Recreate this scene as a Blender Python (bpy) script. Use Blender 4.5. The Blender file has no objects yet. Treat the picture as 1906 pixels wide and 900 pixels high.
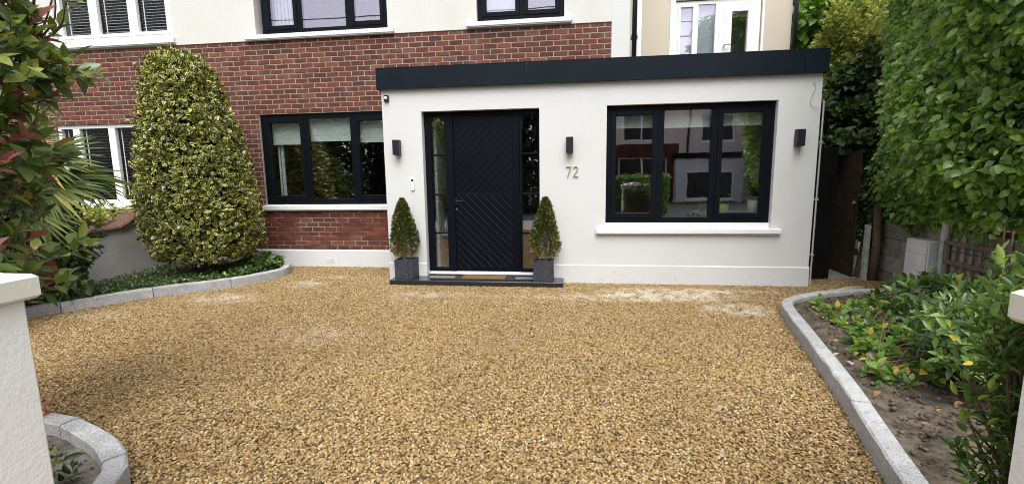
import bpy, bmesh, math, random
import numpy as np
from mathutils import Matrix, Vector
random.seed(7); rng = np.random.default_rng(7)
SC = bpy.context.scene; COL = SC.collection
RAD = math.radians

# ------------------------------------------------------------------ camera, sky, sun, exposure
CAM = np.array([0.0, -6.346, 1.482])
CR = np.array([0.99149789, 0.12938398, -0.01384638])
CD = np.array([0.00497567, -0.14403021, -0.98956078])
CF = np.array([-0.13002761, 0.98107853, -0.14344942])
FPX = 880.0
cd = bpy.data.cameras.new('camera'); cam = bpy.data.objects.new('camera', cd); COL.objects.link(cam)
cam.matrix_world = Matrix(((CR[0], -CD[0], -CF[0], CAM[0]), (CR[1], -CD[1], -CF[1], CAM[1]), (CR[2], -CD[2], -CF[2], CAM[2]), (0, 0, 0, 1)))
cd.sensor_fit = 'HORIZONTAL'; cd.sensor_width = 36; cd.lens = FPX / 1906 * 36
cd.clip_start = 0.05; cd.clip_end = 800
SC.camera = cam
SUN_EL, SUN_AZ = RAD(58), RAD(170)          # azimuth measured clockwise from +Y
w = bpy.data.worlds.new('World'); SC.world = w; w.use_nodes = True
nt = w.node_tree; nt.nodes.clear()
out = nt.nodes.new('ShaderNodeOutputWorld'); bg = nt.nodes.new('ShaderNodeBackground'); sky = nt.nodes.new('ShaderNodeTexSky')
sky.sky_type = 'NISHITA'; sky.sun_disc = False; sky.sun_elevation = SUN_EL; sky.sun_rotation = SUN_AZ
sky.air_density = 1.0; sky.dust_density = 4.0; sky.ozone_density = 1.0
hs = nt.nodes.new('ShaderNodeHueSaturation'); hs.inputs['Saturation'].default_value = 0.22
nt.links.new(sky.outputs[0], hs.inputs['Color']); nt.links.new(hs.outputs[0], bg.inputs['Color'])
bg.inputs['Strength'].default_value = 0.15; nt.links.new(bg.outputs[0], out.inputs[0])
sl = bpy.data.lights.new('sun', 'SUN'); sl.energy = 1.5; sl.angle = RAD(50); sl.color = (1.0, 0.985, 0.96)
sun = bpy.data.objects.new('sun', sl); COL.objects.link(sun)
sdir = Vector((math.sin(SUN_AZ) * math.cos(SUN_EL), math.cos(SUN_AZ) * math.cos(SUN_EL), math.sin(SUN_EL)))
sun.rotation_euler = sdir.to_track_quat('Z', 'Y').to_euler(); sun.location = sdir * 30
vs = SC.view_settings
vs.view_transform = 'Standard'; vs.look = 'None'; vs.exposure = 0.86; vs.gamma = 1; vs.use_curve_mapping = False
try:
    SC.cycles.max_bounces = 8; SC.cycles.transparent_max_bounces = 16; SC.cycles.diffuse_bounces = 3
    SC.cycles.glossy_bounces = 3; SC.cycles.transmission_bounces = 4; SC.cycles.use_denoising = True; SC.cycles.filter_width = 1.0
except Exception:
    pass

def project(P):
    P = np.atleast_2d(P) - CAM
    z = P @ CF
    zz = np.where(z > 0.05, z, 0.05)
    return 953 + FPX * (P @ CR) / zz, 450 + FPX * (P @ CD) / zz, z

# ------------------------------------------------------------------ materials
class NT:
    def __init__(s, name):
        s.m = bpy.data.materials.new(name); s.m.use_nodes = True; s.t = s.m.node_tree; s.t.nodes.clear()
        s.out = s.n('ShaderNodeOutputMaterial')
    def n(s, typ, **kw):
        x = s.t.nodes.new(typ)
        for k, v in kw.items(): setattr(x, k, v)
        return x
    def l(s, a, b): s.t.links.new(a, b)
    def pos(s): return s.n('ShaderNodeNewGeometry').outputs['Position']
    def noise(s, scale, detail=4, rough=0.6, vec=None):
        x = s.n('ShaderNodeTexNoise'); x.inputs['Scale'].default_value = scale; x.inputs['Detail'].default_value = detail
        x.inputs['Roughness'].default_value = rough
        s.l(vec if vec is not None else s.pos(), x.inputs['Vector']); return x.outputs['Fac']
    def ramp(s, fac, stops, interp='LINEAR'):
        r = s.n('ShaderNodeValToRGB'); r.color_ramp.interpolation = interp; e = r.color_ramp.elements
        while len(e) < len(stops): e.new(0.5)
        for i, (p, c) in enumerate(stops):
            e[i].position = p; e[i].color = (*c, 1) if hasattr(c, '__len__') else (c, c, c, 1)
        s.l(fac, r.inputs['Fac']); return r.outputs['Color']
    def math(s, op, a, b=0.5, c=None):
        x = s.n('ShaderNodeMath', operation=op)
        for i, v in enumerate((a, b) if c is None else (a, b, c)):
            if hasattr(v, 'node'): s.l(v, x.inputs[i])
            else: x.inputs[i].default_value = v
        return x.outputs[0]
    def mix(s, fac, a, b, blend='MIX'):
        x = s.n('ShaderNodeMix', data_type='RGBA', blend_type=blend)
        for sock, v in ((x.inputs[0], fac), (x.inputs[6], a), (x.inputs[7], b)):
            if hasattr(v, 'node'): s.l(v, sock)
            elif hasattr(v, '__len__'): sock.default_value = (*v, 1)
            else: sock.default_value = v
        return x.outputs[2]
    def rnd(s):
        a = s.n('ShaderNodeObjectInfo').outputs['Random']; b = s.n('ShaderNodeNewGeometry').outputs['Random Per Island']
        return s.math('FRACT', s.math('ADD', a, b), 0)
    def bump(s, h, strength=0.3, dist=0.01):
        x = s.n('ShaderNodeBump'); x.inputs['Strength'].default_value = strength; x.inputs['Distance'].default_value = dist
        s.l(h, x.inputs['Height']); return x.outputs[0]
    def bsdf(s, col, rough=0.5, spec=0.5, metal=0.0, normal=None, final=True):
        b = s.n('ShaderNodeBsdfPrincipled')
        if hasattr(col, 'node'): s.l(col, b.inputs['Base Color'])
        else: b.inputs['Base Color'].default_value = (*col, 1)
        if hasattr(rough, 'node'): s.l(rough, b.inputs['Roughness'])
        else: b.inputs['Roughness'].default_value = rough
        b.inputs['Specular IOR Level'].default_value = spec; b.inputs['Metallic'].default_value = metal
        if normal is not None: s.l(normal, b.inputs['Normal'])
        if final: s.l(b.outputs[0], s.out.inputs['Surface'])
        return b

def plain(name, c, rough=0.5, spec=0.5, metal=0.0, var=0.12, scale=6.0, bump=0.0, bscale=80.0):
    s = NT(name); n = s.noise(scale)
    c = np.array(c)
    col = s.ramp(n, [(0.3, tuple(c * (1 - var))), (0.7, tuple(np.minimum(c * (1 + var), 0.95)))])
    nm = s.bump(s.noise(bscale), bump, 0.004) if bump else None
    s.bsdf(col, rough, spec, metal, nm); return s.m

def make_render(name, c, stain=(0.6, 0.58, 0.52), amount=0.25, bump=0.25, scale=120, low=True):
    s = NT(name)
    n1 = s.noise(1.3, 6, 0.65); n2 = s.noise(9, 4)
    f = s.ramp(n1, [(0.45, 0.0), (0.8, 1.0)])
    c = np.array(c)
    base = s.mix(s.math('MULTIPLY', n2, 0.25), tuple(c), tuple(c * 0.93))
    col = s.mix(s.math('MULTIPLY', f, amount), base, stain)
    if low:   # splashed grit marks low on the wall
        sp = s.n('ShaderNodeSeparateXYZ'); s.l(s.pos(), sp.inputs[0])
        lo = s.math('MULTIPLY', s.math('LESS_THAN', sp.outputs[2], 0.16), s.ramp(s.noise(22, 5, 0.75), [(0.58, 0.0), (0.66, 1.0)]))
        col = s.mix(s.math('MULTIPLY', lo, 0.45), col, (0.36, 0.3, 0.22))
    s.bsdf(col, 0.85, 0.25, 0, s.bump(s.noise(scale, 5, 0.7), bump, 0.004)); return s.m

M = {}
M['white_render'] = make_render('white_render', (0.615, 0.62, 0.618), (0.48, 0.465, 0.43), 0.22, 0.35, 90)
M['cream_render'] = make_render('cream_render', (0.62, 0.613, 0.58), (0.46, 0.43, 0.36), 0.3, 0.6, 60, False)
M['tan_render'] = make_render('tan_render', (0.57, 0.51, 0.415), (0.42, 0.37, 0.3), 0.25, 0.2, 80, False)
M['grey_render'] = make_render('grey_render', (0.58, 0.58, 0.57), (0.2, 0.2, 0.18), 0.7, 0.5, 40)
M['plinth_paint'] = make_render('plinth_paint', (0.66, 0.67, 0.675), (0.5, 0.5, 0.48), 0.25, 0.5, 50)
M['pillar_paint'] = make_render('pillar_paint', (0.84, 0.845, 0.84), (0.62, 0.62, 0.58), 0.35, 1.0, 55)
M['cap_paint'] = make_render('cap_paint', (0.74, 0.72, 0.66), (0.42, 0.4, 0.34), 0.5, 0.5, 45, False)
M['sill_paint'] = make_render('sill_paint', (0.74, 0.745, 0.745), (0.5, 0.5, 0.48), 0.18, 0.3, 50, False)
M['upvc'] = plain('white_upvc', (0.82, 0.82, 0.81), 0.35, 0.5, var=0.03)
M['anthracite'] = plain('anthracite_frame', (0.003, 0.0046, 0.0075), 0.5, 0.1, var=0.15, scale=3)
M['fascia'] = plain('anthracite_fascia', (0.005, 0.0098, 0.0158), 0.5, 0.13, var=0.2, scale=1.5)
M['door_paint'] = plain('black_blue_door', (0.0024, 0.0042, 0.0072), 0.4, 0.12, var=0.12, scale=4)
M['door_groove'] = plain('painted_groove_glint', (0.055, 0.062, 0.07), 0.8, 0.2, var=0.5, scale=7)  # lighter grey paints in the sky light caught along the board chamfers
M['black_pipe'] = plain('black_pipe', (0.012, 0.012, 0.016), 0.4)
M['grey_pipe'] = plain('grey_conduit', (0.36, 0.36, 0.355), 0.5)
M['lamp_body'] = plain('lamp_body', (0.014, 0.014, 0.021), 0.45, 0.3)
M['lens'] = plain('lamp_lens', (0.6, 0.6, 0.58), 0.3)
M['brass'] = plain('brushed_gold', (0.62, 0.52, 0.34), 0.35, 0.5, 0.75)
M['steel'] = plain('steel', (0.6, 0.6, 0.6), 0.3, 0.5, 1.0)
M['white_plastic'] = plain('white_plastic', (0.8, 0.8, 0.8), 0.35)
M['black_plastic'] = plain('black_plastic', (0.012, 0.012, 0.014), 0.25)
M['meter_plastic'] = plain('meter_plastic', (0.78, 0.79, 0.78), 0.45, var=0.06, scale=4)
M['mat_coir'] = plain('coir', (0.17, 0.105, 0.05), 0.95, 0.1, var=0.3, scale=120, bump=0.8, bscale=300)
M['mat_rubber'] = plain('rubber', (0.02, 0.02, 0.022), 0.8)
M['soil'] = plain('soil', (0.105, 0.085, 0.066), 0.95, 0.1, var=0.6, scale=11, bump=1.0, bscale=60)
M['dry_soil'] = plain('dry_cement_soil', (0.135, 0.125, 0.108), 0.95, 0.1, var=0.6, scale=10, bump=1.0, bscale=70)
M['bark'] = plain('bark', (0.16, 0.12, 0.085), 0.9, 0.2, var=0.4, scale=30, bump=0.8, bscale=90)
M['dark_wood'] = plain('dark_stained_wood', (0.045, 0.03, 0.02), 0.75, 0.3, var=0.45, scale=9, bump=0.4, bscale=50)
M['gate_black'] = plain('black_gate_paint', (0.004, 0.004, 0.005), 0.55, 0.3)
M['old_wood'] = plain('weathered_wood', (0.20, 0.16, 0.125), 0.9, 0.2, var=0.4, scale=25, bump=0.6, bscale=70)
M['post_paint'] = plain('flaking_post_paint', (0.5, 0.5, 0.48), 0.7, var=0.3, scale=12, bump=0.5, bscale=40)
M['blind'] = plain('roller_blind_cloth', (0.84, 0.86, 0.84), 0.85, 0.2, var=0.04)
M['curtain'] = plain('pale_curtain', (0.78, 0.80, 0.80), 0.9, 0.1, var=0.06)
M['venetian'] = plain('venetian_slat', (0.27, 0.27, 0.26), 0.7, 0.1, var=0.08)
M['venetian_dark'] = plain('venetian_slat_dark', (0.03, 0.027, 0.025), 0.8, 0.05, var=0.08)
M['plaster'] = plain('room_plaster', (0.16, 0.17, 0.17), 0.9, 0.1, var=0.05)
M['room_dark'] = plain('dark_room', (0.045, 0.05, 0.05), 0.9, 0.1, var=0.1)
M['oak'] = plain('oak_floor', (0.22, 0.15, 0.09), 0.5, 0.4, var=0.2, scale=12)
M['asphalt'] = plain('asphalt', (0.055, 0.055, 0.057), 0.9, 0.2, var=0.25, scale=40, bump=0.6, bscale=150)
M['concrete'] = plain('concrete', (0.28, 0.27, 0.25), 0.9, 0.2, var=0.2, scale=5, bump=0.4, bscale=60)
M['earth'] = plain('rough_ground', (0.085, 0.09, 0.05), 0.95, 0.1, var=0.4, scale=3)
M['roof_tile'] = plain('roof_tile', (0.12, 0.07, 0.05), 0.85, 0.2, var=0.3, scale=8)
M['terracotta'] = plain('beige_terracotta', (0.42, 0.31, 0.24), 0.7, var=0.1)
M['lime_pot'] = plain('lime_glaze', (0.45, 0.60, 0.06), 0.35)
M['mint_pot'] = plain('mint_glaze', (0.45, 0.68, 0.52), 0.35)
M['cloth_white'] = plain('table_white', (0.7, 0.74, 0.74), 0.6)
M['wicker'] = plain('wicker', (0.32, 0.27, 0.22), 0.8, var=0.3, scale=60, bump=0.8, bscale=90)
M['cable'] = plain('cable_black', (0.02, 0.02, 0.02), 0.6)
M['pink_render'] = make_render('pink_render', (0.82, 0.70, 0.66), amount=0.1, low=False)
M['lilac_render'] = make_render('lilac_render', (0.74, 0.70, 0.74), amount=0.1, low=False)
M['deadwood'] = plain('cut_log', (0.42, 0.36, 0.27), 0.9, 0.1, var=0.3, scale=20)
M['dry_leaf'] = plain('dry_leaf', (0.26, 0.13, 0.06), 0.8, 0.2, var=0.4, scale=40)

def make_granite():
    s = NT('granite'); sp = s.noise(150, 4, 0.8); big = s.noise(9, 5)
    c = s.ramp(sp, [(0.36, (0.14, 0.14, 0.145)), (0.47, (0.40, 0.40, 0.405)), (0.6, (0.60, 0.60, 0.605)), (0.7, (0.78, 0.78, 0.78))])
    r = s.rnd(); c2 = s.mix(1.0, c, s.ramp(r, [(0, 0.86), (1, 1.1)]), 'MULTIPLY')
    c3 = s.mix(1.0, c2, s.ramp(big, [(0.3, 0.8), (0.7, 1.1)]), 'MULTIPLY')
    s.bsdf(c3, 0.8, 0.3, 0, s.bump(s.noise(70, 5, 0.7), 0.9, 0.008)); return s.m
M['granite'] = make_granite()

def make_slate_pot():
    s = NT('slate_pot'); c = s.ramp(s.noise(28, 6, 0.7), [(0.3, (0.018, 0.02, 0.03)), (0.6, (0.045, 0.05, 0.065)), (0.8, (0.09, 0.095, 0.11))])
    s.bsdf(c, 0.6, 0.4, 0, s.bump(s.noise(22, 5, 0.7), 0.8, 0.012)); return s.m
M['slate_pot'] = make_slate_pot()
s = NT('polished_dark_stone'); c = s.ramp(s.noise(150, 3), [(0.4, (0.012, 0.013, 0.016)), (0.7, (0.035, 0.036, 0.042))]); s.bsdf(c, 0.12, 0.6); M['step_stone'] = s.m

def make_brick():
    s = NT('red_brick'); r = s.rnd()
    c = s.ramp(r, [(0.0, (0.088, 0.032, 0.027)), (0.25, (0.107, 0.037, 0.029)), (0.6, (0.130, 0.042, 0.030)), (0.85, (0.153, 0.049, 0.033)), (0.95, (0.205, 0.063, 0.038)), (1.0, (0.14, 0.075, 0.065))])
    n = s.noise(38, 6, 0.7); c = s.mix(1.0, c, s.ramp(n, [(0.25, 0.62), (0.75, 1.22)]), 'MULTIPLY')
    gr = s.ramp(s.noise(3.1, 4), [(0.52, 0.0), (0.75, 1.0)])
    c = s.mix(s.math('MULTIPLY', gr, 0.22), c, (0.30, 0.2, 0.17))
    s.bsdf(c, 0.85, 0.25, 0, s.bump(s.noise(120, 5, 0.7), 0.5, 0.004)); return s.m
M['brick'] = make_brick()
s = NT('mortar'); sp = s.n('ShaderNodeSeparateXYZ'); s.l(s.pos(), sp.inputs[0])
c = s.ramp(s.noise(14, 5), [(0.3, (0.27, 0.225, 0.17)), (0.7, (0.42, 0.365, 0.29))])
lowm = s.math('MULTIPLY', s.math('LESS_THAN', sp.outputs[2], 0.95), s.ramp(s.noise(1.7, 3), [(0.40, 0.0), (0.52, 1.0)]))
c = s.mix(s.math('MULTIPLY', lowm, 0.92), c, (0.13, 0.045, 0.032))
s.bsdf(c, 0.95, 0.1, 0, s.bump(s.noise(150), 0.6, 0.003)); M['mortar'] = s.m

def make_block():
    s = NT('concrete_block'); r = s.rnd(); c = s.ramp(s.noise(8, 6, 0.7), [(0.3, (0.24, 0.22, 0.18)), (0.7, (0.46, 0.43, 0.37))])
    c = s.mix(1.0, c, s.ramp(r, [(0, 0.8), (1, 1.15)]), 'MULTIPLY')
    s.bsdf(c, 0.95, 0.1, 0, s.bump(s.noise(90, 5, 0.75), 0.9, 0.006)); return s.m
M['block'] = make_block()
s = NT('coping_tile'); r = s.rnd(); c = s.ramp(s.noise(25, 5, 0.7), [(0.3, (0.06, 0.033, 0.025)), (0.6, (0.15, 0.085, 0.06)), (0.8, (0.22, 0.17, 0.13))])
c = s.mix(1.0, c, s.ramp(r, [(0, 0.75), (1, 1.25)]), 'MULTIPLY'); s.bsdf(c, 0.9, 0.2, 0, s.bump(s.noise(60), 0.6, 0.006)); M['coping_tile'] = s.m

def make_glass(name, tint=(0.92, 0.965, 0.955), gain=2.6, base=0.11, rc=(0.97, 0.93, 1.0)):
    s = NT(name); tr = s.n('ShaderNodeBsdfTransparent'); tr.inputs[0].default_value = (*tint, 1)
    gl = s.n('ShaderNodeBsdfGlossy'); gl.inputs['Roughness'].default_value = 0.004; gl.inputs['Color'].default_value = (*rc, 1)
    s.l(s.bump(s.noise(1.6, 2), 0.045, 0.02), gl.inputs['Normal'])
    fr = s.n('ShaderNodeFresnel'); s.l(s.math('ADD', 1.52, s.math('MULTIPLY', s.n('ShaderNodeNewGeometry').outputs['Backfacing'], 1 / 1.52 - 1.52)), fr.inputs['IOR'])
    f = s.math('MINIMUM', s.math('MULTIPLY_ADD', fr.outputs[0], gain, base), 0.95)
    mx = s.n('ShaderNodeMixShader'); s.l(f, mx.inputs[0]); s.l(tr.outputs[0], mx.inputs[1]); s.l(gl.outputs[0], mx.inputs[2])
    s.l(mx.outputs[0], s.out.inputs['Surface']); return s.m
M['glass'] = make_glass('window_glass')
M['glass_dull'] = make_glass('neighbour_glass', (0.92, 0.93, 0.93), 0.25, 0.0)
M['glass_clear'] = make_glass('upper_window_glass', (0.9, 0.93, 0.95), 2.6, 0.10, (0.94, 0.86, 1.0))

def make_leaf(name, stops, rough=0.38, spec=0.5, trans=0.25, edge=None, rim=(0.25, 0.75)):
    """stops: colour ramp over a per-leaf random value; edge: colour of the leaf margin (vertex attribute 'edge')."""
    s = NT(name); r = s.rnd(); c = s.ramp(r, stops)
    c = s.mix(1.0, c, s.ramp(s.noise(45, 3), [(0.3, 0.8), (0.7, 1.15)]), 'MULTIPLY')
    if edge is not None:
        a = s.n('ShaderNodeAttribute', attribute_name='edge').outputs['Fac']
        e = s.math('ADD', a, s.math('MULTIPLY', s.math('SUBTRACT', s.noise(70, 3), 0.5), 1.1))
        e = s.ramp(e, [(rim[0], 0.0), (rim[1], 1.0)])
        r2 = s.math('FRACT', s.math('MULTIPLY', r, 7.31), 0)
        c = s.mix(s.math('MULTIPLY', e, s.ramp(r2, [(0.0, 0.25), (0.5, 0.9)])), c, s.ramp(r2, [(0.2, edge[0]), (0.8, edge[1])]))
    b = s.bsdf(c, rough, spec, final=False)
    tl = s.n('ShaderNodeBsdfTranslucent'); s.l(s.mix(1.0, c, (1.15, 1.25, 0.6), 'MULTIPLY'), tl.inputs[0])
    mx = s.n('ShaderNodeMixShader'); mx.inputs[0].default_value = trans
    s.l(b.outputs[0], mx.inputs[1]); s.l(tl.outputs[0], mx.inputs[2]); s.l(mx.outputs[0], s.out.inputs['Surface']); return s.m
M['holly_leaf'] = make_leaf('holly_leaf', [(0, (0.014, 0.030, 0.007)), (0.5, (0.036, 0.066, 0.014)), (1, (0.11, 0.14, 0.026))], 0.28, 0.7, 0.15,
                            edge=((0.56, 0.50, 0.04), (0.74, 0.70, 0.24)), rim=(0.50, 0.76))
M['box_leaf'] = make_leaf('box_leaf', [(0, (0.030, 0.048, 0.014)), (0.6, (0.075, 0.105, 0.026)), (1, (0.16, 0.17, 0.045))], 0.45, 0.4, 0.2)
M['box_brown'] = make_leaf('box_brown_leaf', [(0, (0.24, 0.15, 0.05)), (0.6, (0.38, 0.28, 0.12)), (1, (0.16, 0.16, 0.05))], 0.6, 0.3, 0.2)
M['ivy_leaf'] = make_leaf('hedge_leaf', [(0, (0.09, 0.18, 0.038)), (0.4, (0.20, 0.34, 0.070)), (0.8, (0.31, 0.47, 0.105)), (1, (0.44, 0.56, 0.12))], 0.28, 0.8, 0.5)
M['yellow_leaf'] = make_leaf('yellow_leaf', [(0, (0.42, 0.28, 0.03)), (1, (0.5, 0.40, 0.05))], 0.45, 0.4, 0.25)
M['laurel_leaf'] = make_leaf('laurel_leaf', [(0, (0.045, 0.10, 0.028)), (0.5, (0.10, 0.19, 0.045)), (0.85, (0.17, 0.28, 0.055)), (1, (0.31, 0.38, 0.08))], 0.30, 0.65, 0.3)
M['pho_green'] = make_leaf('photinia_green_leaf', [(0, (0.065, 0.12, 0.04)), (0.5, (0.15, 0.22, 0.055)), (0.85, (0.26, 0.32, 0.075)), (1, (0.38, 0.42, 0.08))], 0.30, 0.65, 0.35)
M['pho_red'] = make_leaf('photinia_red_leaf', [(0, (0.22, 0.04, 0.04)), (0.4, (0.36, 0.09, 0.085)), (0.7, (0.42, 0.20, 0.18)), (1, (0.36, 0.18, 0.07))], 0.35, 0.5, 0.3)
M['palm_leaf'] = make_leaf('palm_leaf', [(0, (0.045, 0.075, 0.018)), (0.55, (0.085, 0.12, 0.026)), (0.88, (0.15, 0.17, 0.035)), (1, (0.36, 0.30, 0.06))], 0.5, 0.25, 0.2)
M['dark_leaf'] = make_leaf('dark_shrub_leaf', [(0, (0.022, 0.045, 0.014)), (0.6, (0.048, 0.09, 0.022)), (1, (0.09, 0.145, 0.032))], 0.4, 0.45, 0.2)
M['bright_leaf'] = make_leaf('bright_tree_leaf', [(0, (0.08, 0.17, 0.025)), (0.5, (0.14, 0.27, 0.04)), (1, (0.22, 0.36, 0.06))], 0.42, 0.4, 0.35)
M['gold_leaf'] = make_leaf('gold_shrub_leaf', [(0, (0.16, 0.21, 0.045)), (0.5, (0.34, 0.37, 0.08)), (1, (0.55, 0.52, 0.16))], 0.5, 0.4, 0.35)
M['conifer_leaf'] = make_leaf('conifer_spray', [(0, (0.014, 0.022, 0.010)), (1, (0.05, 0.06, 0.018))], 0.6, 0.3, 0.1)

def make_gravel(name, inst):
    s = NT(name)
    if inst: r = s.n('ShaderNodeObjectInfo').outputs['Random']
    else:
        v = s.n('ShaderNodeTexVoronoi'); v.inputs['Scale'].default_value = 60; s.l(s.pos(), v.inputs['Vector']); r = s.ramp(v.outputs['Color'], [(0, 0.0), (1, 1.0)])
    c = s.ramp(r, [(0.0, (0.060, 0.044, 0.03)), (0.06, (0.15, 0.098, 0.045)), (0.20, (0.245, 0.16, 0.070)), (0.55, (0.335, 0.226, 0.101)), (0.82, (0.42, 0.30, 0.147)), (0.94, (0.54, 0.43, 0.265)), (1.0, (0.32, 0.27, 0.24))])
    c = s.mix(1.0, c, s.ramp(s.noise(130, 3), [(0.3, 0.78), (0.7, 1.18)]), 'MULTIPLY')
    big = s.noise(0.9, 3); c = s.mix(1.0, c, s.ramp(big, [(0.3, 0.9), (0.7, 1.08)]), 'MULTIPLY')
    # pale stone-dust patches left where the heaps were tipped (cx, cy, rx, ry, strength)
    P = s.pos(); sp = s.n('ShaderNodeSeparateXYZ'); s.l(P, sp.inputs[0]); tot = None
    for cx, cy, rx, ry, st in DUST:
        dx = s.math('DIVIDE', s.math('SUBTRACT', sp.outputs[0], cx), rx); dy = s.math('DIVIDE', s.math('SUBTRACT', sp.outputs[1], cy), ry)
        d = s.math('ADD', s.math('MULTIPLY', dx, dx), s.math('MULTIPLY', dy, dy))
        e = s.math('MULTIPLY', s.math('MAXIMUM', s.math('SUBTRACT', 1.0, d), 0.0), st)
        tot = e if tot is None else s.math('ADD', tot, e)
    brk = s.math('MULTIPLY', s.ramp(s.noise(6.0, 6, 0.75), [(0.40, 0.0), (0.60, 1.0)]), s.ramp(s.math('FRACT', s.math('MULTIPLY', r, 5.7), 0), [(0.0, 0.15), (1, 1.0)]))
    f = s.math('MINIMUM', s.math('MULTIPLY', s.math('MULTIPLY', tot, brk), 1.8), 0.9)
    c = s.mix(f, c, (0.64, 0.59, 0.485))
    s.bsdf(c if inst else s.mix(1.0, c, (0.45, 0.42, 0.38), 'MULTIPLY'), 0.8, 0.12, 0, None if inst else s.bump(s.noise(120), 1.0, 0.01)); return s.m
DUST = [(1.15, -0.55, 0.95, 0.42, 1.1), (0.35, -0.75, 1.0, 0.22, 0.6), (1.75, -1.15, 0.45, 0.3, 0.8), (2.0, -0.35, 0.7, 0.12, 0.5), (-1.7, -0.75, 0.7, 0.2, 0.4),
        (-3.7, -0.35, 0.4, 0.25, 0.6), (-4.3, -1.15, 0.6, 0.28, 0.7), (-5.2, -1.9, 0.5, 0.2, 0.35), (-3.4, 0.1, 0.5, 0.12, 0.45), (-2.4, -2.3, 0.7, 0.3, 0.25), (-0.8, -0.8, 0.5, 0.12, 0.3), (-2.0, -0.9, 0.4, 0.2, 0.3)]
M['gravel_stone'] = make_gravel('gravel_stone', True); M['gravel_base'] = make_gravel('gravel_base', False)

# ------------------------------------------------------------------ mesh helpers
LOC = {}
class MB:
    def __init__(s): s.v = []; s.f = []; s.mi = []
    def add(s, vs, fs, mi=0):
        o = len(s.v); s.v += [tuple(p) for p in vs]; s.f += [tuple(i + o for i in f) for f in fs]; s.mi += [mi] * len(fs); return s
    def box(s, x0, x1, y0, y1, z0, z1, mi=0, ch=0.0):
        if ch <= 0:
            return s.add([(x, y, z) for x in (x0, x1) for y in (y0, y1) for z in (z0, z1)],
                         [(0, 1, 3, 2), (4, 6, 7, 5), (0, 4, 5, 1), (2, 3, 7, 6), (0, 2, 6, 4), (1, 5, 7, 3)], mi)
        bm = bmesh.new(); r = bmesh.ops.create_cube(bm, size=1.0)
        for v in bm.verts: v.co = Vector(((x0 + x1) / 2 + v.co.x * (x1 - x0), (y0 + y1) / 2 + v.co.y * (y1 - y0), (z0 + z1) / 2 + v.co.z * (z1 - z0)))
        bmesh.ops.bevel(bm, geom=bm.edges[:], offset=ch, segments=1, affect='EDGES'); s.bm(bm, mi); return s
    def bm(s, bm, mi=0):
        bm.verts.index_update(); s.add([v.co[:] for v in bm.verts], [[v.index for v in f.verts] for f in bm.faces], mi); bm.free(); return s
    def prism(s, poly, z0, z1, mi=0, axis='z', inset=0.0):
        """poly: counter-clockwise list of 2-D points; axis z: (x, y) extruded in z; axis y: (x, z) extruded from y=z0 (back) to y=z1 (front)."""
        n = len(poly); c = np.mean(np.array(poly), 0)
        def P(p, h): return (p[0], p[1], h) if axis == 'z' else (p[0], h, p[1])
        vs = [P(p, z0) for p in poly] + [P(p, z1) for p in poly]
        fs = [tuple(range(n))[::-1], tuple(range(n, 2 * n))] + [(i, (i + 1) % n, n + (i + 1) % n, n + i) for i in range(n)]
        return s.add(vs, fs, mi)
    def tube(s, pts, rad, sides=8, mi=0, caps=True):
        pts = [Vector(p) for p in pts]; n = len(pts)
        rad = [rad] * n if not hasattr(rad, '__len__') else rad
        o = []; prev = None
        for i, p in enumerate(pts):
            t = (pts[min(i + 1, n - 1)] - pts[max(i - 1, 0)]).normalized()
            if prev is None: a = t.orthogonal().normalized()
            else:
                a = prev - t * prev.dot(t); a = a.normalized() if a.length > 1e-6 else t.orthogonal().normalized()
            prev = a; b = t.cross(a)
            for k in range(sides):
                q = 2 * math.pi * k / sides; o.append(p + (a * math.cos(q) + b * math.sin(q)) * rad[i])
        fs = [(i * sides + k, i * sides + (k + 1) % sides, (i + 1) * sides + (k + 1) % sides, (i + 1) * sides + k) for i in range(n - 1) for k in range(sides)]
        if caps: fs += [tuple(range(sides))[::-1], tuple(range((n - 1) * sides, n * sides))]
        return s.add(o, fs, mi)
    def lathe(s, prof, cx, cy, sides=20, mi=0):
        """prof: list of (r, z)"""
        vs = [(cx + r * math.cos(2 * math.pi * k / sides), cy + r * math.sin(2 * math.pi * k / sides), z) for r, z in prof for k in range(sides)]
        fs = [(i * sides + k, i * sides + (k + 1) % sides, (i + 1) * sides + (k + 1) % sides, (i + 1) * sides + k) for i in range(len(prof) - 1) for k in range(sides)]
        fs += [tuple(range(sides))[::-1], tuple(range((len(prof) - 1) * sides, len(prof) * sides))]
        return s.add(vs, fs, mi)
    def build(s, name, mats, parent=None, smooth=False, kind=None, label=None):
        L = LOC.get(parent.name, (0, 0, 0)) if parent is not None else (0, 0, 0)
        me = bpy.data.meshes.new(name)
        me.from_pydata([(p[0] - L[0], p[1] - L[1], p[2] - L[2]) for p in s.v], [], s.f)
        for m in (mats if isinstance(mats, (list, tuple)) else [mats]): me.materials.append(m)
        if any(s.mi): me.polygons.foreach_set('material_index', s.mi)
        if smooth: me.polygons.foreach_set('use_smooth', [True] * len(me.polygons))
        me.update(); o = bpy.data.objects.new(name, me); COL.objects.link(o)
        if parent is not None: o.parent = parent; LOC[o.name] = L
        if kind: o['kind'] = kind
        if label: o['label'] = label
        return o
def tag(o, label=None, cat=None, group=None, kind=None):
    for k, v in (('label', label), ('category', cat), ('group', group), ('kind', kind)):
        if v: o[k] = v
    return o
def thing(name, loc, label, cat, group=None):
    o = bpy.data.objects.new(name, None); COL.objects.link(o); o.location = loc; o.empty_display_size = 0.2
    LOC[o.name] = tuple(loc); return tag(o, label, cat, group)
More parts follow.
